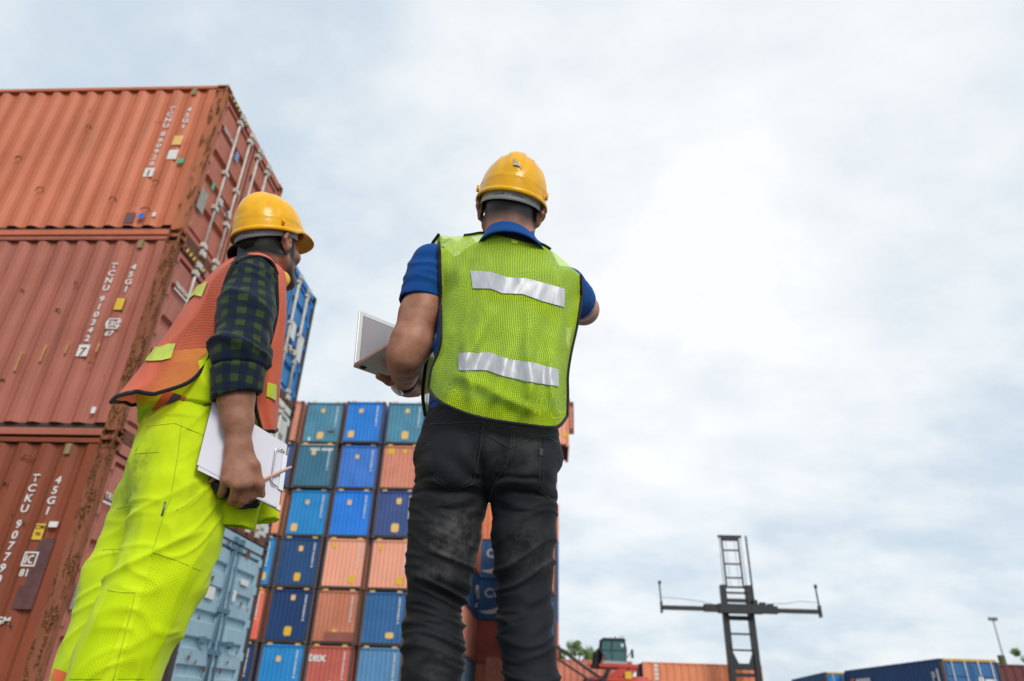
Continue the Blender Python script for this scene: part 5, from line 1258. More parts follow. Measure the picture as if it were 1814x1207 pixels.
    # ---- helmet
    helmet(p, C+u*.040-f*.004, fr, plain('headband pale grey', (.56,.56,.54), .5, var=.06), True)
    # ---- wristwatch
    wm = MB(); ax_ = (Vector(wr)-Vector(ew)).normalized(); c0 = Vector(wr)-ax_*.002; e1 = ax_.orthogonal().normalized(); e2 = ax_.cross(e1)
    ring = [c0+(e1*math.cos(t)+e2*math.sin(t))*.0325 for t in np.linspace(0, 2*math.pi, 37)]
    Vw = []; 
    for pnt in ring: Vw += [pnt-ax_*.0095, pnt+ax_*.0095]
    w = make('wristwatch', np.array([tuple(v) for v in Vw]), [(2*i, 2*i+1, 2*i+3, 2*i+2) for i in range(36)], plain('watch strap black', (.012,.012,.013), .5), p); mm = w.modifiers.new('t', 'SOLIDIFY'); mm.thickness = .003
    dd = (at(696,694,1.80)-c0); dd = (dd-ax_*dd.dot(ax_)).normalized(); m2 = MB().tube([c0+dd*.030, c0+dd*.036, c0+dd*.041], [.021,.0215,.018], 20); make('watch_case', np.array(m2.v), m2.f, plain('watch steel', (.75,.74,.72), .25, metal=.9, var=.05), w, smooth=False)
    # ---- vest
    NET = net_mat('lime mesh', (0.64, 0.92, 0.02), 0.0068, .62, .22)
    vest_root = None
    xL = [(417,777),(440,778),(470,778.5),(530,780),(590,782),(622,779),(655,766),(688,760),(705,772)]
    def curve(pts, n, closed=False): return spline(pts, n)
    Ledge = curve([(777,417),(779,470),(781,530),(782,590),(778,622),(765,655),(760,688)], 60)
    Redge = curve([(1029,488),(1029,530),(1021,580),(1011,625),(1005,665),(1005,700),(1004,738)], 60)
    top = curve([(777,417),(806,419),(834,416.5),(853,413.5),(880,415),(904,420),(938,429),(963,435),(990,454),(1008,470),(1029,488)], 90)
    bot = curve([(760,688),(772,706),(798,722),(838,737),(880,746),(930,753),(968,757.5),(990,755),(1004,738)], 90)
    nv, nu = 70, 90
    Lr = curve(Ledge, nv); Rr = curve(Redge, nv); G2 = np.zeros((nv, nu, 2))
    for j in range(nv):
        v = j/(nv-1)
        for i in range(nu):
            uu = i/(nu-1)
            G2[j, i] = (1-v)*top[i]+v*bot[i]+(1-uu)*Lr[j]+uu*Rr[j]-((1-uu)*(1-v)*top[0]+uu*(1-v)*top[-1]+(1-uu)*v*bot[0]+uu*v*bot[-1])
    ridges = [((868,555),(792,690),.010,13),((905,590),(872,740),.007,12),((935,560),(942,745),.008,11),((972,600),(985,750),.008,10),((845,560),(800,640),.005,9),((800,660),(905,705),.005,12),((1000,520),(985,620),.005,10),((800,440),(820,520),.003,12),((880,700),(960,735),.005,9),((960,640),(925,740),.006,8),((820,590),(835,720),.005,9)]
    def vdepth(px, py, uu):
        ys = np.interp(py, [413,425,445,480,540,600,650,700,757], [1.600,1.562,1.535,1.507,1.492,1.482,1.474,1.470,1.478]); t = abs(2*uu-1)
        yy = ys+.105*t**2.6+.025*(uu-.5)
        for (a, b, am, w) in ridges:
            ax0, ay0 = a; bx, by = b; L2 = (bx-ax0)**2+(by-ay0)**2; s = ((px-ax0)*(bx-ax0)+(py-ay0)*(by-ay0))/L2; sc = min(1, max(0, s)); dd_ = math.hypot(px-ax0-(bx-ax0)*sc, py-ay0-(by-ay0)*sc); yy -= 2.5*am*math.exp(-(dd_/w)**2)*(.3+.7*math.sin(math.pi*min(1, max(.08, sc))))
        yy += .010*(mnoise.noise(Vector((px*.030+py*.012, py*.009-px*.004, 3.3)))) + .005*mnoise.noise(Vector((px*.07+py*.03, py*.02-px*.01, 7.1)))
        return yy
    G = np.zeros((nv, nu, 3)); bp_ = bvh_of(V1, F1); bs1 = bvh_of(V2, F2); bs2 = bvh_of(V3, F3); Dp = np.zeros((nv, nu))
    for j in range(nv):
        for i in range(nu):
            Dp[j, i] = vdepth(G2[j, i, 0], G2[j, i, 1], i/(nu-1)); 
            for bb, mg in ((bp_, .008), (bs1, .007), (bs2, .007)):
                q = hit(bb, G2[j, i, 0], G2[j, i, 1])
                if q is not None: Dp[j, i] = min(Dp[j, i], q.y-mg)
    for it in range(2):
        D2 = Dp.copy(); D2[1:-1, 1:-1] = (Dp[1:-1, 1:-1]*2+Dp[:-2, 1:-1]+Dp[2:, 1:-1]+Dp[1:-1, :-2]+Dp[1:-1, 2:])/6; Dp = np.minimum(Dp, D2)
    for j in range(nv):
        for i in range(nu): G[j, i] = at(G2[j, i, 0], G2[j, i, 1], Dp[j, i])
    vt, VV, VF = sheet('safety_vest', G, NET, p, 0); bv = bvh_of(VV, VF)
    REF = reflective('silver reflective tape', (0.58,0.58,0.61), .12, .42)
    drape('reflective_strip', bv, [(834,481),(870,483),(900,493),(930,494),(965,503),(999,513)], [(838,512),(870,513),(890,521),(925,522),(960,535),(998,545)], REF, vt, .003, 60, 10)
    drape('reflective_strip', bv, [(813,626),(870,626),(900,637),(940,643),(988,655)], [(814,657),(862,657),(890,667),(940,678),(988,685)], REF, vt, .003, 60, 10)
    drape('size_tag', bv, [(906,425),(917,427)], [(906,431),(917,433)], cloth('lime tag', (.55,.75,.1)), vt, .002, 5, 4)
    def bind(name, pts, rr=.0052):
        mb = MB().tube([tuple(q) for q in pts], rr, 8); return make(name, np.array(mb.v), mb.f, BIND, vt)
    bind('binding', G[:, 0]); bind('binding', G[:, -1]); bind('binding', G[-1, :], .0046); bind('binding', G[0, 14:67], .0055)
    # fronts of the vest, hanging before the chest
    def front(edge, ys, inner, yin, tag):
        E_ = curve(edge, 40); I_ = curve(inner, 40); G = np.zeros((40, 20, 3)); yy = spline([(v,) for v in ys], 40)[:, 0]; yi = spline([(v,) for v in yin], 40)[:, 0]
        for j in range(40):
            a, b_ = at(E_[j, 0], E_[j, 1], yy[j]), at(I_[j, 0], I_[j, 1], yi[j])
            for i in range(20):
                t = i/19; q = a+(b_-a)*t; q.y += .035*math.sin(math.pi*t/2)*(1-t)*2; q.y += .008*math.sin(t*14+j*.1); G[j, i] = q
        o, V_, F_ = sheet('front_panel', G, NET, vt, 0); bind('binding', G[:, 0], .005); bind('binding', G[-1], .005); return bvh_of(V_, F_)
    front([(777,416),(763,437),(757,480),(757,560),(758,615),(752,660),(749,700),(754,738)], [1.60,1.66,1.71,1.73,1.735,1.735,1.735,1.735], [(834,416),(850,440),(860,500),(865,580),(868,640),(868,690),(868,720),(868,745)], [1.60,1.68,1.76,1.78,1.78,1.78,1.77,1.76], 0)
    front([(1028,486),(1027,520),(1019,565),(1010,620),(1005,650),(1005,690),(1004,715),(1003,738)], [1.62,1.67,1.71,1.72,1.72,1.71,1.70,1.68], [(962,435),(940,460),(915,520),(905,580),(900,640),(900,690),(900,720),(900,745)], [1.60,1.69,1.77,1.79,1.79,1.78,1.77,1.76], 1)
    return p, kn
PERSON_A, KN = person_a()

# ------------------------------------------------------------------ laptop carried on the left forearm
def laptop():
    H = at(625, 651, 1.80); zb = H.z; Lc = at_plane(690, 611, (0, 0, zb), Vector((0, 0, 1))); u1 = (Lc-H); u1.z = 0; u1 = u1.normalized()
    Rc = at_plane(669, 667, (0, 0, zb), Vector((0, 0, 1))); u2 = (Rc-H); u2.z = 0; u2 = (u2 - u1*u2.dot(u1)).normalized(); u3 = Vector((0, 0, 1)); D, Wd = .205, .29
    ALU = plain('brushed aluminium', (.62,.60,.56), .35, metal=.55, var=.05, scale=60)
    P = lambda a, b, c: H+u1*a+u2*b+u3*c
    def slab(a0, a1, b0, b1, c0, c1, name, mat, parent=None, bev=.0035):
        v = [P(a, b, c) for c in (c0, c1) for a, b in ((a0,b0),(a1,b0),(a1,b1),(a0,b1))]; o = make(name, np.array([tuple(q) for q in v]), [(3,2,1,0),(4,5,6,7),(0,1,5,4),(1,2,6,5),(2,3,7,6),(3,0,4,7)], mat, parent, smooth=False, base=tuple(P(D/2,Wd/2,0)) if parent is None else None)
        me = o.data; bm = bmesh.new(); bm.from_mesh(me); bmesh.ops.recalc_face_normals(bm, faces=bm.faces); bm.to_mesh(me); bm.free()
        if bev: bevel(o, bev, 3)
        return o
    base = slab(0, D, 0, Wd, 0, .013, 'laptop', ALU); props(base, 'open silver laptop held out at the left by the man in the green vest', 'laptop')
    for a in (.022, D-.022):
        for b in (.022, Wd-.022):
            mb = MB().tube([P(a, b, .0005), P(a, b, -.0022)], [.0115, .0095], 16); make('rubber_foot', np.array(mb.v), mb.f, BLACKP, base)
    for a, w in ((.012,.004),(.024,.005),(.040,.002)): slab(a, a+w, -.0006, .002, .005, .009, 'port', BLACKP, base, 0)
    slab(.06, .19, .03, Wd-.03, .0125, .0137, 'keyboard', plain('keys black', (.02,.02,.02), .5), base, 0)
    tl = math.radians(97); ld = Vector(u3*math.sin(tl)+u1*math.cos(tl)); nrm = u1*math.sin(tl)-u3*math.cos(tl); LH = .195
    def lid(b0, b1, s0, s1, n0, n1, name, mat, parent, bev):
        o0 = P(.004, 0, .013); v = [o0+u2*b+ld*s+nrm*n_ for n_ in (n0, n1) for b, s in ((b0,s0),(b1,s0),(b1,s1),(b0,s1))]; o = make(name, np.array([tuple(q) for q in v]), [(3,2,1,0),(4,5,6,7),(0,1,5,4),(1,2,6,5),(2,3,7,6),(3,0,4,7)], mat, parent, smooth=False)
        bm = bmesh.new(); bm.from_mesh(o.data); bmesh.ops.recalc_face_normals(bm, faces=bm.faces); bm.to_mesh(o.data); bm.free()
        if bev: bevel(o, bev, 3)
        return o
    l = lid(0, Wd, 0, LH, -.004, .002, 'lid', plain('lid silver white', (.74,.74,.72), .35, metal=.2, var=.04), base, .003)
    lid(.016, Wd-.016, .010, LH-.017, .0018, .0026, 'screen_border', BLACKP, l, 0); lid(.0165, Wd-.0165, .0105, LH-.019, .0024, .0031, 'screen', plain('screen grey', (.36,.33,.35), .25, var=.05, scale=5), l, 0)
laptop()
# ------------------------------------------------------------------ the man in the orange vest
BC0 = Vector((-0.985, 1.80, 0)); BF = Vector((0.80, 0.60, 0)).normalized(); BL_ = Vector((-BF.y, BF.x, 0))
def B(px, py, l=0.0): return at_plane(px, py, BC0+BL_*l, BL_)
def M_(px, py, l):
    """the mirror image, on his far side, of a point on his near side"""
    p = B(px, py, l); return p-BL_*(2*(p-BC0).dot(BL_))
def person_b():
    SKIN = skin_mat('brown skin', (0.365, 0.168, 0.104)); fr = frame(math.radians(22), math.radians(12), math.radians(-2)); frh = frame(math.radians(24), math.radians(17), math.radians(-1)); r, f, u = fr
    C = at(476, 441, 1.80); neckb = tuple(B(455, 500, 0.0))
    fF = (tuple(BF), .70)
    S = Field((-1.36, 1.30, 0.0), (-0.42, 2.35, 2.0), .0042)
    head_field(S, C, fr, neckb, .060)
    S.chain([B(425,560), B(400,625), B(365,720)], [.150,.152,.152], .03, fF)
    # right arm hanging, forearm bare, fist round the clipboard's lower edge
    la = -.242
    S.chain([B(446,500,-.16), B(432,560,-.21), B(424,640,la)], [.044,.046,.044], .02)
    wr = B(423,787,la)
    S.chain([B(424,640,la), B(418,705,la), B(421,745,la), wr], [.046,.0445,.038,.0300], .02, (tuple(BL_), .86))
    Kn = [B(451,851,la-.006), B(436,858,la-.013), B(418,859,la-.012), B(399,851,la-.004)]
    for kk, (a, rr) in enumerate(zip(Kn, (.0155,.0155,.015,.0135))):
        w0 = B(423+(-1.5+3-kk)*7, 792, la); S.cap(w0, a, .0185, rr, .016)
    tips = [((447,879,la+.018),(437,888,la+.048),(430,880,la+.062)), ((431,887,la+.015),(424,893,la+.046),(420,884,la+.062)), ((413,884,la+.016),(408,889,la+.046),(406,880,la+.062)), ((394,870,la+.02),(391,876,la+.046),(392,868,la+.06))]
    for a, t, rr in zip(Kn, tips, (.0118,.0120,.0115,.0102)):
        S.chain([a]+[B(*q) for q in t], [rr*1.05, rr, rr*.93, rr*.85], .004)
    S.chain([B(433,800,la-.004), B(450,826,la-.012), B(460,858,la-.006), B(465,884,la+.02)], [.0175,.0145,.0118,.0095], .010)
    # left arm, bent forward on the far side
    S.chain([M_(446,500,-.16), M_(432,560,-.21), M_(430,640,-.225)], [.044,.046,.044], .02); lw = M_(452,740,-.20); S.chain([M_(430,640,-.225), M_(440,690,-.215), lw], [.044,.038,.030], .02)
    S.cap(lw, M_(464,785,-.195), .032, .034, .02, (tuple(BL_), .6))
    for k in range(4): S.chain([M_(455+k*6,788,-.195), M_(460+k*6,815,-.20), M_(462+k*5,832,-.19)], [.0095,.009,.0075], .004)
    S.chain([M_(462,755,-.19), M_(478,780,-.18), M_(482,800,-.178)], [.014,.012,.009], .008)
    # legs
    gn = B(200,1207,-.09); gf = B(165,1207,.09); an = Vector((gn.x-.02, gn.y, .09)); af = Vector((gf.x-.02, gf.y, .09))
    S.chain([B(350,770,-.08), B(318,920,-.09), B(285,1030,-.09), gn, an], [.09,.075,.058,.05,.036], .03); S.chain([B(340,780,.08), B(270,920,.09), B(228,1030,.09), gf, af], [.09,.07,.055,.05,.036], .03)
    for a in (an, af): S.cap(a, a+BF*.12+Vector((0,0,-.045)), .030, .026, .02)
    V, F = S.mesh(2); hl = head_local(V, C, fr); near = (np.abs(hl[:, 0]) < .11) & (np.abs(hl[:, 1]) < .15) & (np.abs(hl[:, 2]) < .17)
    low = -.052+.05*np.clip(hl[:, 1]/.05, -.2, 1)
    hair = np.clip((hl[:, 2]-low)/.014, 0, 1)*np.clip((.052-hl[:, 1])/.012, 0, 1)*(np.abs(hl[:, 0]) < .0815)
    side = np.exp(-((hl[:, 1]-.034)/.014)**2)*(hl[:, 2] > -.045)*(np.abs(hl[:, 0]) > .045); hair = np.maximum(hair, np.clip(side*1.6, 0, 1))
    beard = np.clip((-.020-hl[:, 2]-.25*np.maximum(0, .03-hl[:, 1]))/.02, 0, 1)*np.clip((hl[:, 1]-.012)/.02, 0, 1)*np.clip((hl[:, 2]+.135)/.02, 0, 1)*.80; hair = np.maximum(hair, beard); hair = np.where(near, hair, 0)
    p = make('person', V, F, SKIN, None, {'hair': hair}, base=(float(gn.x+gf.x)/2, float(gn.y+gf.y)/2, 0)); props(p, 'man in an orange vest, plaid shirt and fluorescent yellow trousers, turned away at the left', 'person')
    for s in (-1, 1):
        q = C+r*(s*.032)+f*.098+u*.004; e = Field(tuple(np.array(q)-.02), tuple(np.array(q)+.02), .0025); e.ell(q, (.0115,)*3); Ve, Fe = e.mesh(1); make('eye', Ve, Fe, plain('eye white', (.7,.68,.65), .2), p)
    Hs = Field(tuple(np.array(C)-.17), tuple(np.array(C)+.18), .004); Hs.ell(tuple(C-f*.013+u*.040), (.0790,.0995,.0945), fr, 0); Hs.cap(tuple(C-f*.065-u*.02), tuple(C-f*.058-u*.052), .042, .036, .03); Hs.cut(tuple(C+f*.052), tuple(f)); Hs.cut(tuple(C-f*.02-u*.034), tuple(-u*.90+f*.43)); Hs.cut(tuple(C-u*.066), tuple(-u))
    Vh, Fh = Hs.mesh(1); Vh += normals(Vh, Fh)*((vnoise(Vh*np.array((240,240,90)), 3)-.5)*.0028)[:, None]; make('hair', Vh, Fh, plain('black hair', (.009,.0075,.007), .85, var=.5, scale=300, spec=.15), p)
    helmet(p, C+u*.046-f*.004, frh, plain('headband mid grey', (.30,.30,.31), .5, var=.08))
    # ---- plaid shirt: body and sleeves
    PL = plaid_mat()
    def plaid_uv(V, a, b, ref):
        ax_ = (np.array(b)-np.array(a)); ax_ = ax_/np.linalg.norm(ax_); d = V-np.array(a); v = d@ax_; e1 = np.array(ref)-ax_*(np.array(ref)@ax_); e1 /= np.linalg.norm(e1); e2 = np.cross(ax_, e1)
        return np.stack([np.arctan2(d@e2, d@e1)*.075, v, 0*v], 1)
    S = Field((-1.32, 1.40, 0.95), (-0.62, 2.22, 1.68), .005)
    S.chain([B(424,566), B(402,625), B(372,705)], [.166,.170,.168], .03, fF); S.cap(B(444,494,-.14), M_(444,494,-.14), .058, .058, .06); S.cap(B(446,480,-.05), B(450,482,.03), .056, .056, .05)
    S.cut(tuple(B(448,446,0)), (-.15,-.1,1)); S.cut(B(365,725), (0,0,-1)); V1, F1 = S.mesh(3); V1 += normals(V1, F1)*((fold(V1, (9,9,14), 5)-.6)*.012)[:, None]
    sh = make('plaid_shirt', V1, F1, PL, p, {'uvw': plaid_uv(V1, B(448,482), B(372,705), tuple(-BF))})
    def sleeve(pts, rs, cutp, ref, sd):
        P = [np.array(q) for q in pts]; lo = np.min(P, axis=0)-.14; hi = np.max(P, axis=0)+.14; S = Field(lo, hi, .0042); S.chain(P, rs, .03, (tuple(BL_), .88)); d = (P[-1]-P[-2]); d /= np.linalg.norm(d); c = np.array(cutp); S.cut(c, d+.25*np.array(tuple(BF))); S.cap(c-d*.03, c+d*.1, rs[-1]-.006, rs[-1]-.004, 0, (tuple(BL_), .88), '-')
        V, F = S.mesh(2); nn = normals(V, F); s = (V-c)@d
        q = V.copy(); q[:, 2] += .35*(V@np.array(tuple(BF)))
        amp = np.exp(-((s+.10)/.10)**2)+.55+.6*np.exp(-((s+.33)/.06)**2)
        disp = amp*((fold(q, (7,7,26), sd)**3-.27)*.012+(fold(q, (14,14,40), sd+3)-.5)*.004)
        cuff = (s > -.075); disp = np.where(cuff, .004+(fold(V, (12,12,20), 3)-.5)*.004, disp); disp += -.006*np.exp(-((s+.078)/.004)**2)
        V = V+nn*disp[:, None]; return make('sleeve', V, F, PL, sh, {'uvw': plaid_uv(V, P[0], P[-1], ref)})
    sleeve([B(447,494,-.155), B(438,555,-.21), B(424,625,la), B(418,720,la)], [.070,.071,.066,.060], B(418,702,la), tuple(-BL_), 11)
    sleeve([M_(447,494,-.155), M_(438,555,-.21), M_(430,630,-.225), M_(440,700,-.213)], [.070,.071,.066,.060], M_(439,688,-.215), tuple(BL_), 21)
    rows = []; n = 40; cb = B(452,470,0); ct = B(462,447,0)
    for (t, rx) in ((0,.092),(.4,.084),(.9,.074),(1.05,.071),(.8,.068)):
        c = Vector(cb)+(Vector(ct)-Vector(cb))*t; rows.append([tuple(c+BF*(rx*math.cos(a))+BL_*(rx*math.sin(a))+Vector((0,0,-.028*(math.cos(a)+.2)))) for a in np.linspace(0, 2*math.pi, n, endpoint=False)])
    Vc = np.array([v for q in rows for v in q]); Fc = [(k*n+i, k*n+(i+1) % n, (k+1)*n+(i+1) % n, (k+1)*n+i) for k in range(len(rows)-1) for i in range(n)]
    o = make('collar', Vc, Fc, PL, sh, {'uvw': Vc*1.0}); mm = o.modifiers.new('t', 'SOLIDIFY'); mm.thickness = .003
    # ---- hi-vis trousers
    HV = cloth('hi-vis yellow cloth', (0.62, 0.80, 0.002), .8, .07, 7, 800, .1, dust=(.22,.27,.03))
    S = Field((-1.40, 1.45, 0.0), (-0.72, 2.12, 1.16), .0045)
    S.chain([B(360,728), B(350,770), B(338,800), B(326,850)], [.165,.172,.176,.165], .03, (tuple(BF), .80))
    S.chain([B(326,830,-.075), B(322,880,-.085), B(306,960,-.09), B(281,1030,-.09), B(247,1100,-.09), B(219,1160,-.09), gn, Vector((an.x, an.y, .05))], [.105,.104,.101,.100,.096,.090,.086,.085], .04)
    S.chain([B(300,850,.075), B(286,890,.085), B(262,960,.09), B(232,1030,.09), B(210,1100,.09), B(184,1160,.09), gf, Vector((af.x, af.y, .05))], [.105,.098,.095,.094,.090,.082,.078,.078], .04)
    S.ell(B(300,812,-.05), (.085,.09,.10), None, .05); S.cut((0,0,.05), (0,0,-1)); S.cut(B(360,746), (0,0,1))
    V, F = S.mesh(2); nn = normals(V, F); x, y, z = V.T
    fx = V@np.array(tuple(BF)); q = np.stack([fx, y, z*.45+fx*.5], 1); q2 = np.stack([fx, y, z-.8*fx], 1)
    d = (fold(q, (9,6,6), 2)-.55)*.017+(fold(q2, (5,5,15), 6)**2-.35)*.011*np.exp(-((z-.55)/.22)**2)+(fold(V, (16,16,12), 4)-.5)*.005+(fold(V, (22,22,4), 14)-.5)*.006*(z > .95)+(fold(q2+.05*np.sin(fx*17+z*5)[:, None], (6,6,22), 31)**4-.2)*.0058-.002
    dust = np.zeros(len(V))
    for (px, py, sx, sy, am) in ((248,830,16,40,1.0),(236,872,12,22,.8),(350,860,40,30,.35),(330,880,40,50,.3),(330,790,60,30,.2)):
        c = B(px, py, -.1); dust = np.maximum(dust, am*np.exp(-(((V-np.array(c))@np.array(tuple(BF)))/(sx/650))**2-((z-c.z)/(sy/650))**2))
    tr = make('trousers', V+nn*d[:, None], F, HV, p, {'dust': dust}); bt = bvh_of(V+nn*d[:, None], F)
    SEAM = cloth('hi-vis seam shade', (.44,.58,.004), .8)
    for nm, pts in (('pocket_seam', [(226,806),(252,803),(282,801)]), ('pocket_seam', [(208,902),(225,897),(246,897)]), ('pocket_seam', [(182,975),(200,973),(218,974)]), ('pocket_seam', [(364,868),(330,895),(312,905)]), ('side_seam', [(322,745),(316,800),(303,880),(288,920),(268,985)]),
                    ('side_seam', [(262,740),(258,770),(240,800)]), ('waist_seam', [(262,756),(310,750),(362,772)]), ('knee_seam', [(271,978),(310,992),(355,1011)]), ('knee_seam', [(192,1046),(215,1050),(240,1050)]), ('side_seam', [(240,1050),(225,1110),(200,1207)])):
        tube_on(nm, bt, pts, .0010, SEAM, tr, .0005)
    tube_on('zip', bt, [(293,889),(291,900),(287,914)], .0028, plain('zip grey', (.2,.2,.16), .4, metal=.5), tr, .001)
    DOT = dotted_mat('perforated hi-vis mesh', (.60,.79,.003), (.40,.54,.004), .0070)
    drape('mesh_panel', bt, [(273,981),(312,994),(352,1012)], [(208,1203),(232,1203),(256,1203)], DOT, tr, .0018, 26, 40); drape('mesh_panel', bt, [(192,1049),(215,1052),(236,1053)], [(124,1203),(150,1203),(180,1203)], DOT, tr, .0018, 20, 30)
    ORB = cloth('fluorescent orange tape', (.85,.16,.05), .7)
    drape('orange_band', bt, [(97,1184),(107,1187),(119,1191)], [(91,1204),(100,1208),(113,1212)], ORB, tr, .002, 10, 6)
    # ---- jacket top knotted round the waist
    S = Field((-1.38, 1.40, 0.80), (-0.62, 2.18, 1.26), .0045)
    S.chain([B(376,676), B(366,706), B(357,748)], [.186,.196,.194], .03, (tuple(BF), .84)); S.cut(tuple(B(360,754)), (.0,0,-1)); S.cut(tuple(B(378,668)), (0,0,1))
    V, F = S.mesh(2); V += normals(V, F)*((fold(V, (7,7,16), 3)-.55)*.018)[:, None]; jk = make('tied_jacket', V, F, HV, p, {'dust': np.zeros(len(V))}); bk = bvh_of(V, F)
    GRT = cloth('grey reflective tape', (.10,.10,.10), .5)
    drape('orange_trim', bk, [(258,738),(298,690)], [(270,742),(310,698)], ORB, jk, .004, 10, 4); drape('reflective_tape', bk, [(270,741),(310,697)], [(287,745),(323,702)], GRT, jk, .0045, 10, 4); drape('orange_trim', bk, [(287,744),(322,703)], [(297,742),(332,704)], ORB, jk, .004, 10, 4)
    drape('reflective_tape', bk, [(338,720),(374,712)], [(354,750),(374,752)], GRT, jk, .0045, 12, 6); drape('orange_trim', bk, [(322,724),(339,719)], [(344,748),(355,750)], ORB, jk, .004, 10, 5)
    tube_on('hem', bk, [(258,744),(285,748),(315,738),(340,744),(360,753)], .0042, BIND, jk, .003)
    # its sleeve hanging down in front, below the clipboard
    def hang(pts, rs, sd, cutd):
        P = [np.array(B(*q)) for q in pts]; S = Field(np.min(P, axis=0)-.12, np.max(P, axis=0)+.12, .004); S.chain(P, rs, .02, (tuple(BL_), .55)); S.cut(P[-1], cutd); d = P[-1]-P[-2]; d /= np.linalg.norm(d); S.cap(P[-1]-d*.035, P[-1]+d*.05, rs[-1]-.007, rs[-1]-.005, 0, (tuple(BL_), .52), '-')
        V, F = S.mesh(2); V += normals(V, F)*((fold(V, (16,16,9), sd)-.5)*.011)[:, None]; return make('jacket_sleeve', V, F, HV, jk, {'dust': np.zeros(len(V))})
    hang([(400,720,-.12),(418,800,-.13),(424,880,-.135),(420,936,-.135)], [.05,.055,.050,.043], 5, np.array((0,0,-1.0))); hang([(440,730,-.06),(450,820,-.09),(460,880,-.10),(467,924,-.10)], [.05,.05,.045,.040], 8, np.array((.35,0,-1.0)))
    hang([(440,700,-.12),(448,722,-.13),(452,740,-.13)], [.04,.042,.030], 3, np.array((0,0,-1.0)))
    boots(p, [(an, an+BF*.2), (af, af+BF*.2)], plain('boot leather', (.02,.016,.013), .6))
    # ---- orange vest
    ORN = net_mat('orange vest cloth', (0.98, 0.195, 0.105), .0085, .62, .25, 'solid', True)
    def flz(P): d = Vector(P)-BC0; return np.array((d.dot(BF), d.dot(BL_), P[2]))
    def wld(q): return BC0+BF*q[0]+BL_*q[1]+Vector((0,0,q[2]))
    def wrap(Nr, Sr, nrow, ncol, arc=math.pi, bulge=0, seed=1):
        Nn = spline([tuple(flz(B(a, b, l))) for a, b, l in Nr], nrow); Sn = spline([tuple(flz(B(a, b, 0))) for a, b in Sr], nrow); G = np.zeros((nrow, ncol, 3))
        for j in range(nrow):
            for i in range(ncol):
                ph = arc*i/(ncol-1); s, c = math.sin(ph), math.cos(ph); s2 = s**.9
                q = np.array((Nn[j][0]+(Sn[j][0]-Nn[j][0])*s2, Nn[j][1]*c, Nn[j][2]+(Sn[j][2]-Nn[j][2])*(1-abs(c)))); t = j/(nrow-1)
                w = (.010*math.sin(ph*9+t*3+seed)+.006*math.sin(ph*17-t*5))*t*min(1, 4*i/ncol)*(1 if 0 < i else 0); sg = 1 if Sn[j][0] > Nn[j][0] else -1
                q[2] += .10*max(0, -c)*t**1.5; q[0] += sg*w*.5*(1-s2); q[1] -= w*(1-s2)
                G[j, i] = wld(q)
        return G
    Gb = wrap([(436,455,-.165),(415,467,-.195),(399,500,-.20),(389,550,-.195),(381,600,-.19),(366,642,-.195),(335,677,-.20),(272,699,-.20)],
              [(441,449),(402,461),(354,505),(320,553),(288,600),(256,642),(222,684),(197,713)], 60, 70)
    sol = np.zeros((60, 70)); ii = np.arange(70)/69
    for j in range(60): sol[j] = np.clip((ii-.20-.06*math.sin(j*.2))/.05, 0, 1)
    vt, VV, VF = sheet('safety_vest', Gb, ORN, p, 0, {'solid': sol.ravel()}); bv = bvh_of(VV, VF)
    def bind(pts, rr=.0052, name='binding'):
        mb = MB().tube([tuple(q) for q in pts], rr, 8); return make(name, np.array(mb.v), mb.f, BIND, vt)
    bind(Gb[:, 0]); bind(Gb[-1], .006); bind(Gb[:, -1])
    Gf = wrap([(462,453,-.15),(486,474,-.19),(491,515,-.20),(490,560,-.20),(474,622,-.20),(457,680,-.20),(452,715,-.19),(463,762,-.17)],
              [(478,458),(497,484),(499,520),(497,575),(493,640),(488,700),(486,730),(484,756)], 50, 40, math.pi*.5)
    fo, V2, F2 = sheet('front_panel', Gf, ORN, vt, 0, {'solid': np.full(2000, .95)}); bf = bvh_of(V2, F2); bind(Gf[:, 0]); bind(Gf[:, -1]); bind(Gf[-1])
    Gf2 = Gf.copy()
    for j in range(50):
        for i in range(40): q = flz(Gf[j, i]); q[1] = -q[1]; Gf2[j, i] = wld(q)
    sheet('front_panel', Gf2, ORN, vt, 0, {'solid': np.full(2000, .95)})
    for sgn in (1, -1):
        O = spline([(418,466,-.198),(438,456,-.198),(462,455,-.200),(482,465,-.20),(492,486,-.197)], 30); I = spline([(437,451,-.13),(446,448,-.12),(464,449,-.12),(481,459,-.13),(494,478,-.14)], 30); G = np.zeros((6, 30, 3))
        for i in range(30):
            a, b_ = flz(B(*O[i])), flz(B(*I[i]))
            for k in range(6): q = a+(b_-a)*k/5; q[2] += .006*math.sin(math.pi*k/5); q[1] *= sgn; G[k, i] = wld(q)
        sheet('shoulder_strap', G, ORN, vt, 0, {'solid': np.ones(180)}); bind(G[0], .0045); bind(G[-1], .0045)
    YT = reflective('yellow reflective tape', (.66,.78,.04), .05)
    drape('reflective_strip', bv, [(299,551),(325,524),(343,511),(370,500)], [(304,553),(334,534),(345,524),(359,527)], YT, vt, .004, 30, 6)
    drape('reflective_strip', bv, [(251,615),(286,616),(298,611),(313,610)], [(239,639),(270,641),(288,640),(304,636)], YT, vt, .004, 30, 6)
    drape('reflective_strip', bf, [(473,678),(488,682)], [(471,702),(487,710)], YT, vt, .004, 10, 6)
    # ---- ear defender hung round the neck
    EY = plain('ear defender yellow', (.80,.42,.02), .4); e = MB(); c = B(496,496,-.10); d = (BF*.35-BL_).normalized()
    e.tube([c-d*.006, c+d*.004, c+d*.020, c+d*.026], [.027,.029,.024,.013], 20); eo = make('ear_defender', np.array(e.v), e.f, EY, p)
    e = MB(); e.tube([c-d*.018, c-d*.006], [.024,.026], 18); make('ear_cushion', np.array(e.v), e.f, BLACKP, eo)
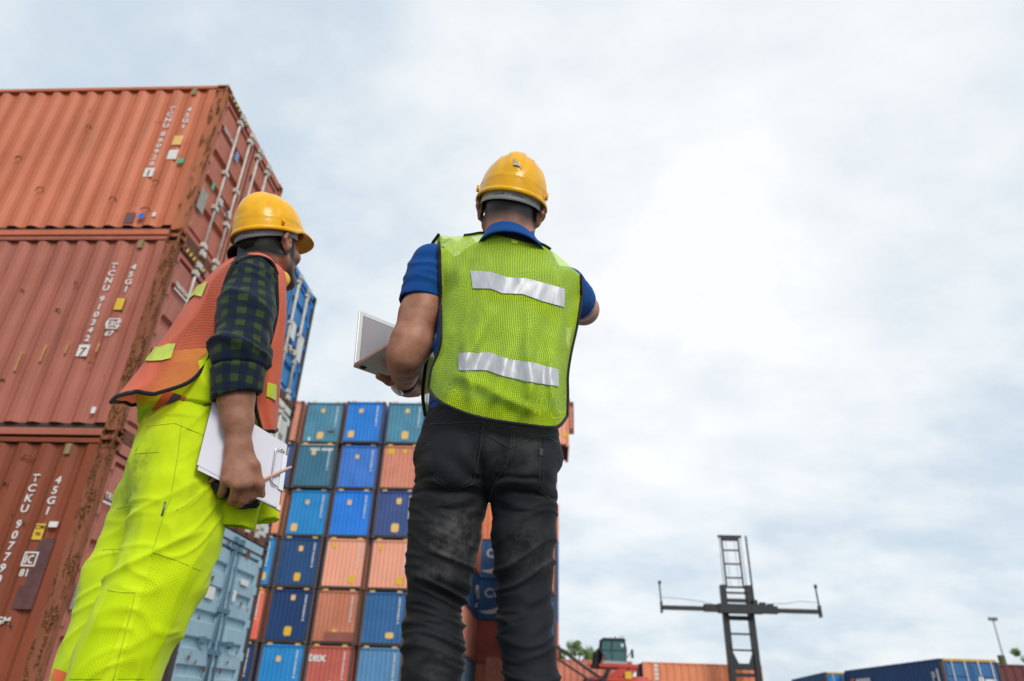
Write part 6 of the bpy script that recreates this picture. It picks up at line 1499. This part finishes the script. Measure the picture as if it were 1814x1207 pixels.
    hb = MB().tube([c, B(486,520,-.02), B(482,522,.05), B(488,500,.11)], .006, 8); make('headband_wire', np.array(hb.v), hb.f, BLACKP, eo)
    return p
PERSON_B = person_b()

# ------------------------------------------------------------------ clipboard, sheets, pencil and hand-held radio
def board():
    l0 = -.222; TL, TR, BR, BLc = B(377,705,l0+.012), B(510,790,l0), B(495,905,l0-.012), B(347,830,l0)
    nrm = (TR-TL).cross(BLc-TL).normalized(); nrm = nrm if nrm.dot(CAM-TL) > 0 else -nrm
    def quad(a, b, c, d, t0, t1, name, mat, parent=None, base=None, n=1):
        v = [q+nrm*t for t in (t0, t1) for q in (a, b, c, d)]; return make(name, np.array([tuple(q) for q in v]), [(0,1,2,3),(7,6,5,4),(0,4,5,1),(1,5,6,2),(2,6,7,3),(3,7,4,0)], mat, parent, smooth=False, base=base)
    L_ = lambda s, t: (TL+(TR-TL)*s)*(1-t)+(BLc+(BR-BLc)*s)*t
    bo = quad(TL, TR, BR, BLc, -.0035, 0, 'clipboard', plain('hardboard brown', (.22,.12,.06), .6), base=tuple((TL+TR+BR+BLc)/4)); props(bo, 'brown clipboard with white paper gripped at its lower edge', 'clipboard')
    PAP = plain('paper white', (.76,.75,.83), .7, var=.02)
    quad(L_(.012,.02), L_(.985,.01), L_(.985,.985), L_(.02,1.01), .0006, .0016, 'paper_sheet', PAP, bo)
    quad(L_(.01,.01), L_(.985,.0), L_(.985,.98), L_(.0,.955), .0022, .0030, 'paper_sheet', PAP, bo)
    ST = plain('polished steel', (.72,.72,.72), .2, metal=1.0, var=.05); m = MB(); W = lambda s, t, k=.010: L_(s, t)+nrm*k
    m.tube([W(.93,.14), W(.90,.14), W(.845,.18), W(.845,.66), W(.87,.70), W(.955,.70,.006), W(.955,.14,.006), W(.93,.14)], .0022, 6); cl = make('clip', np.array(m.v), m.f, ST, bo)
    quad(W(.945,.18,0), W(1.0,.18,0), W(1.0,.72,0), W(.945,.72,0), .0032, .0085, 'clip_plate', ST, cl)
    quad(W(.955,.93,0), W(1.004,.93,0), W(1.004,1.004,0), W(.955,1.004,0), -.0045, .0042, 'corner_guard', plain('corner steel', (.5,.49,.47), .4, metal=.7), bo)
    a = at_plane(463, 851, L_(.7,.5)+nrm*.011, nrm); b = at_plane(517, 827, L_(.9,.4)+nrm*.013, nrm); PE = plain('pencil salmon', (.80,.46,.34), .45, var=.05)
    ln = (b-a); pe = MB().tube([a, a+ln*.93], .0037, 6); po = make('pencil', np.array(pe.v), pe.f, PE, None, smooth=False, base=tuple(a)); props(po, 'salmon pencil tucked across the clipboard clip', 'pencil')
    t = MB().tube([a+ln*.93, a+ln], [.0037, .0016], 6); make('pencil_end', np.array(t.v), t.f, PE, po, smooth=False); t = MB().tube([a-ln*.05, a], [.0032,.0036], 8); make('ferrule', np.array(t.v), t.f, plain('ferrule grey', (.3,.3,.3), .4, metal=.8), po)
    # radio held with the board
    S = Field(tuple(np.array(B(415,872,-.190))-.10), tuple(np.array(B(415,872,-.190))+.10), .003); S.chain([B(381,852,-.188), B(400,868,-.188), B(430,885,-.190), B(450,890,-.190)], [.020,.024,.024,.017], .01, (tuple(BL_), .7)); V, F = S.mesh(1)
    ra = make('two_way_radio', V, F, plain('radio black', (.012,.012,.013), .45), None, base=tuple(B(415,872,-.190))); props(ra, 'black two-way radio held in the fist under the clipboard', 'radio')
    c0, c1 = B(377,848,-.190), B(383,856,-.190); t = MB().tube([c0, c0+(c1-c0)*.5], [.018,.018], 14); make('radio_ring', np.array(t.v), t.f, plain('radio ring ochre', (.45,.26,.05), .5), ra)
board()
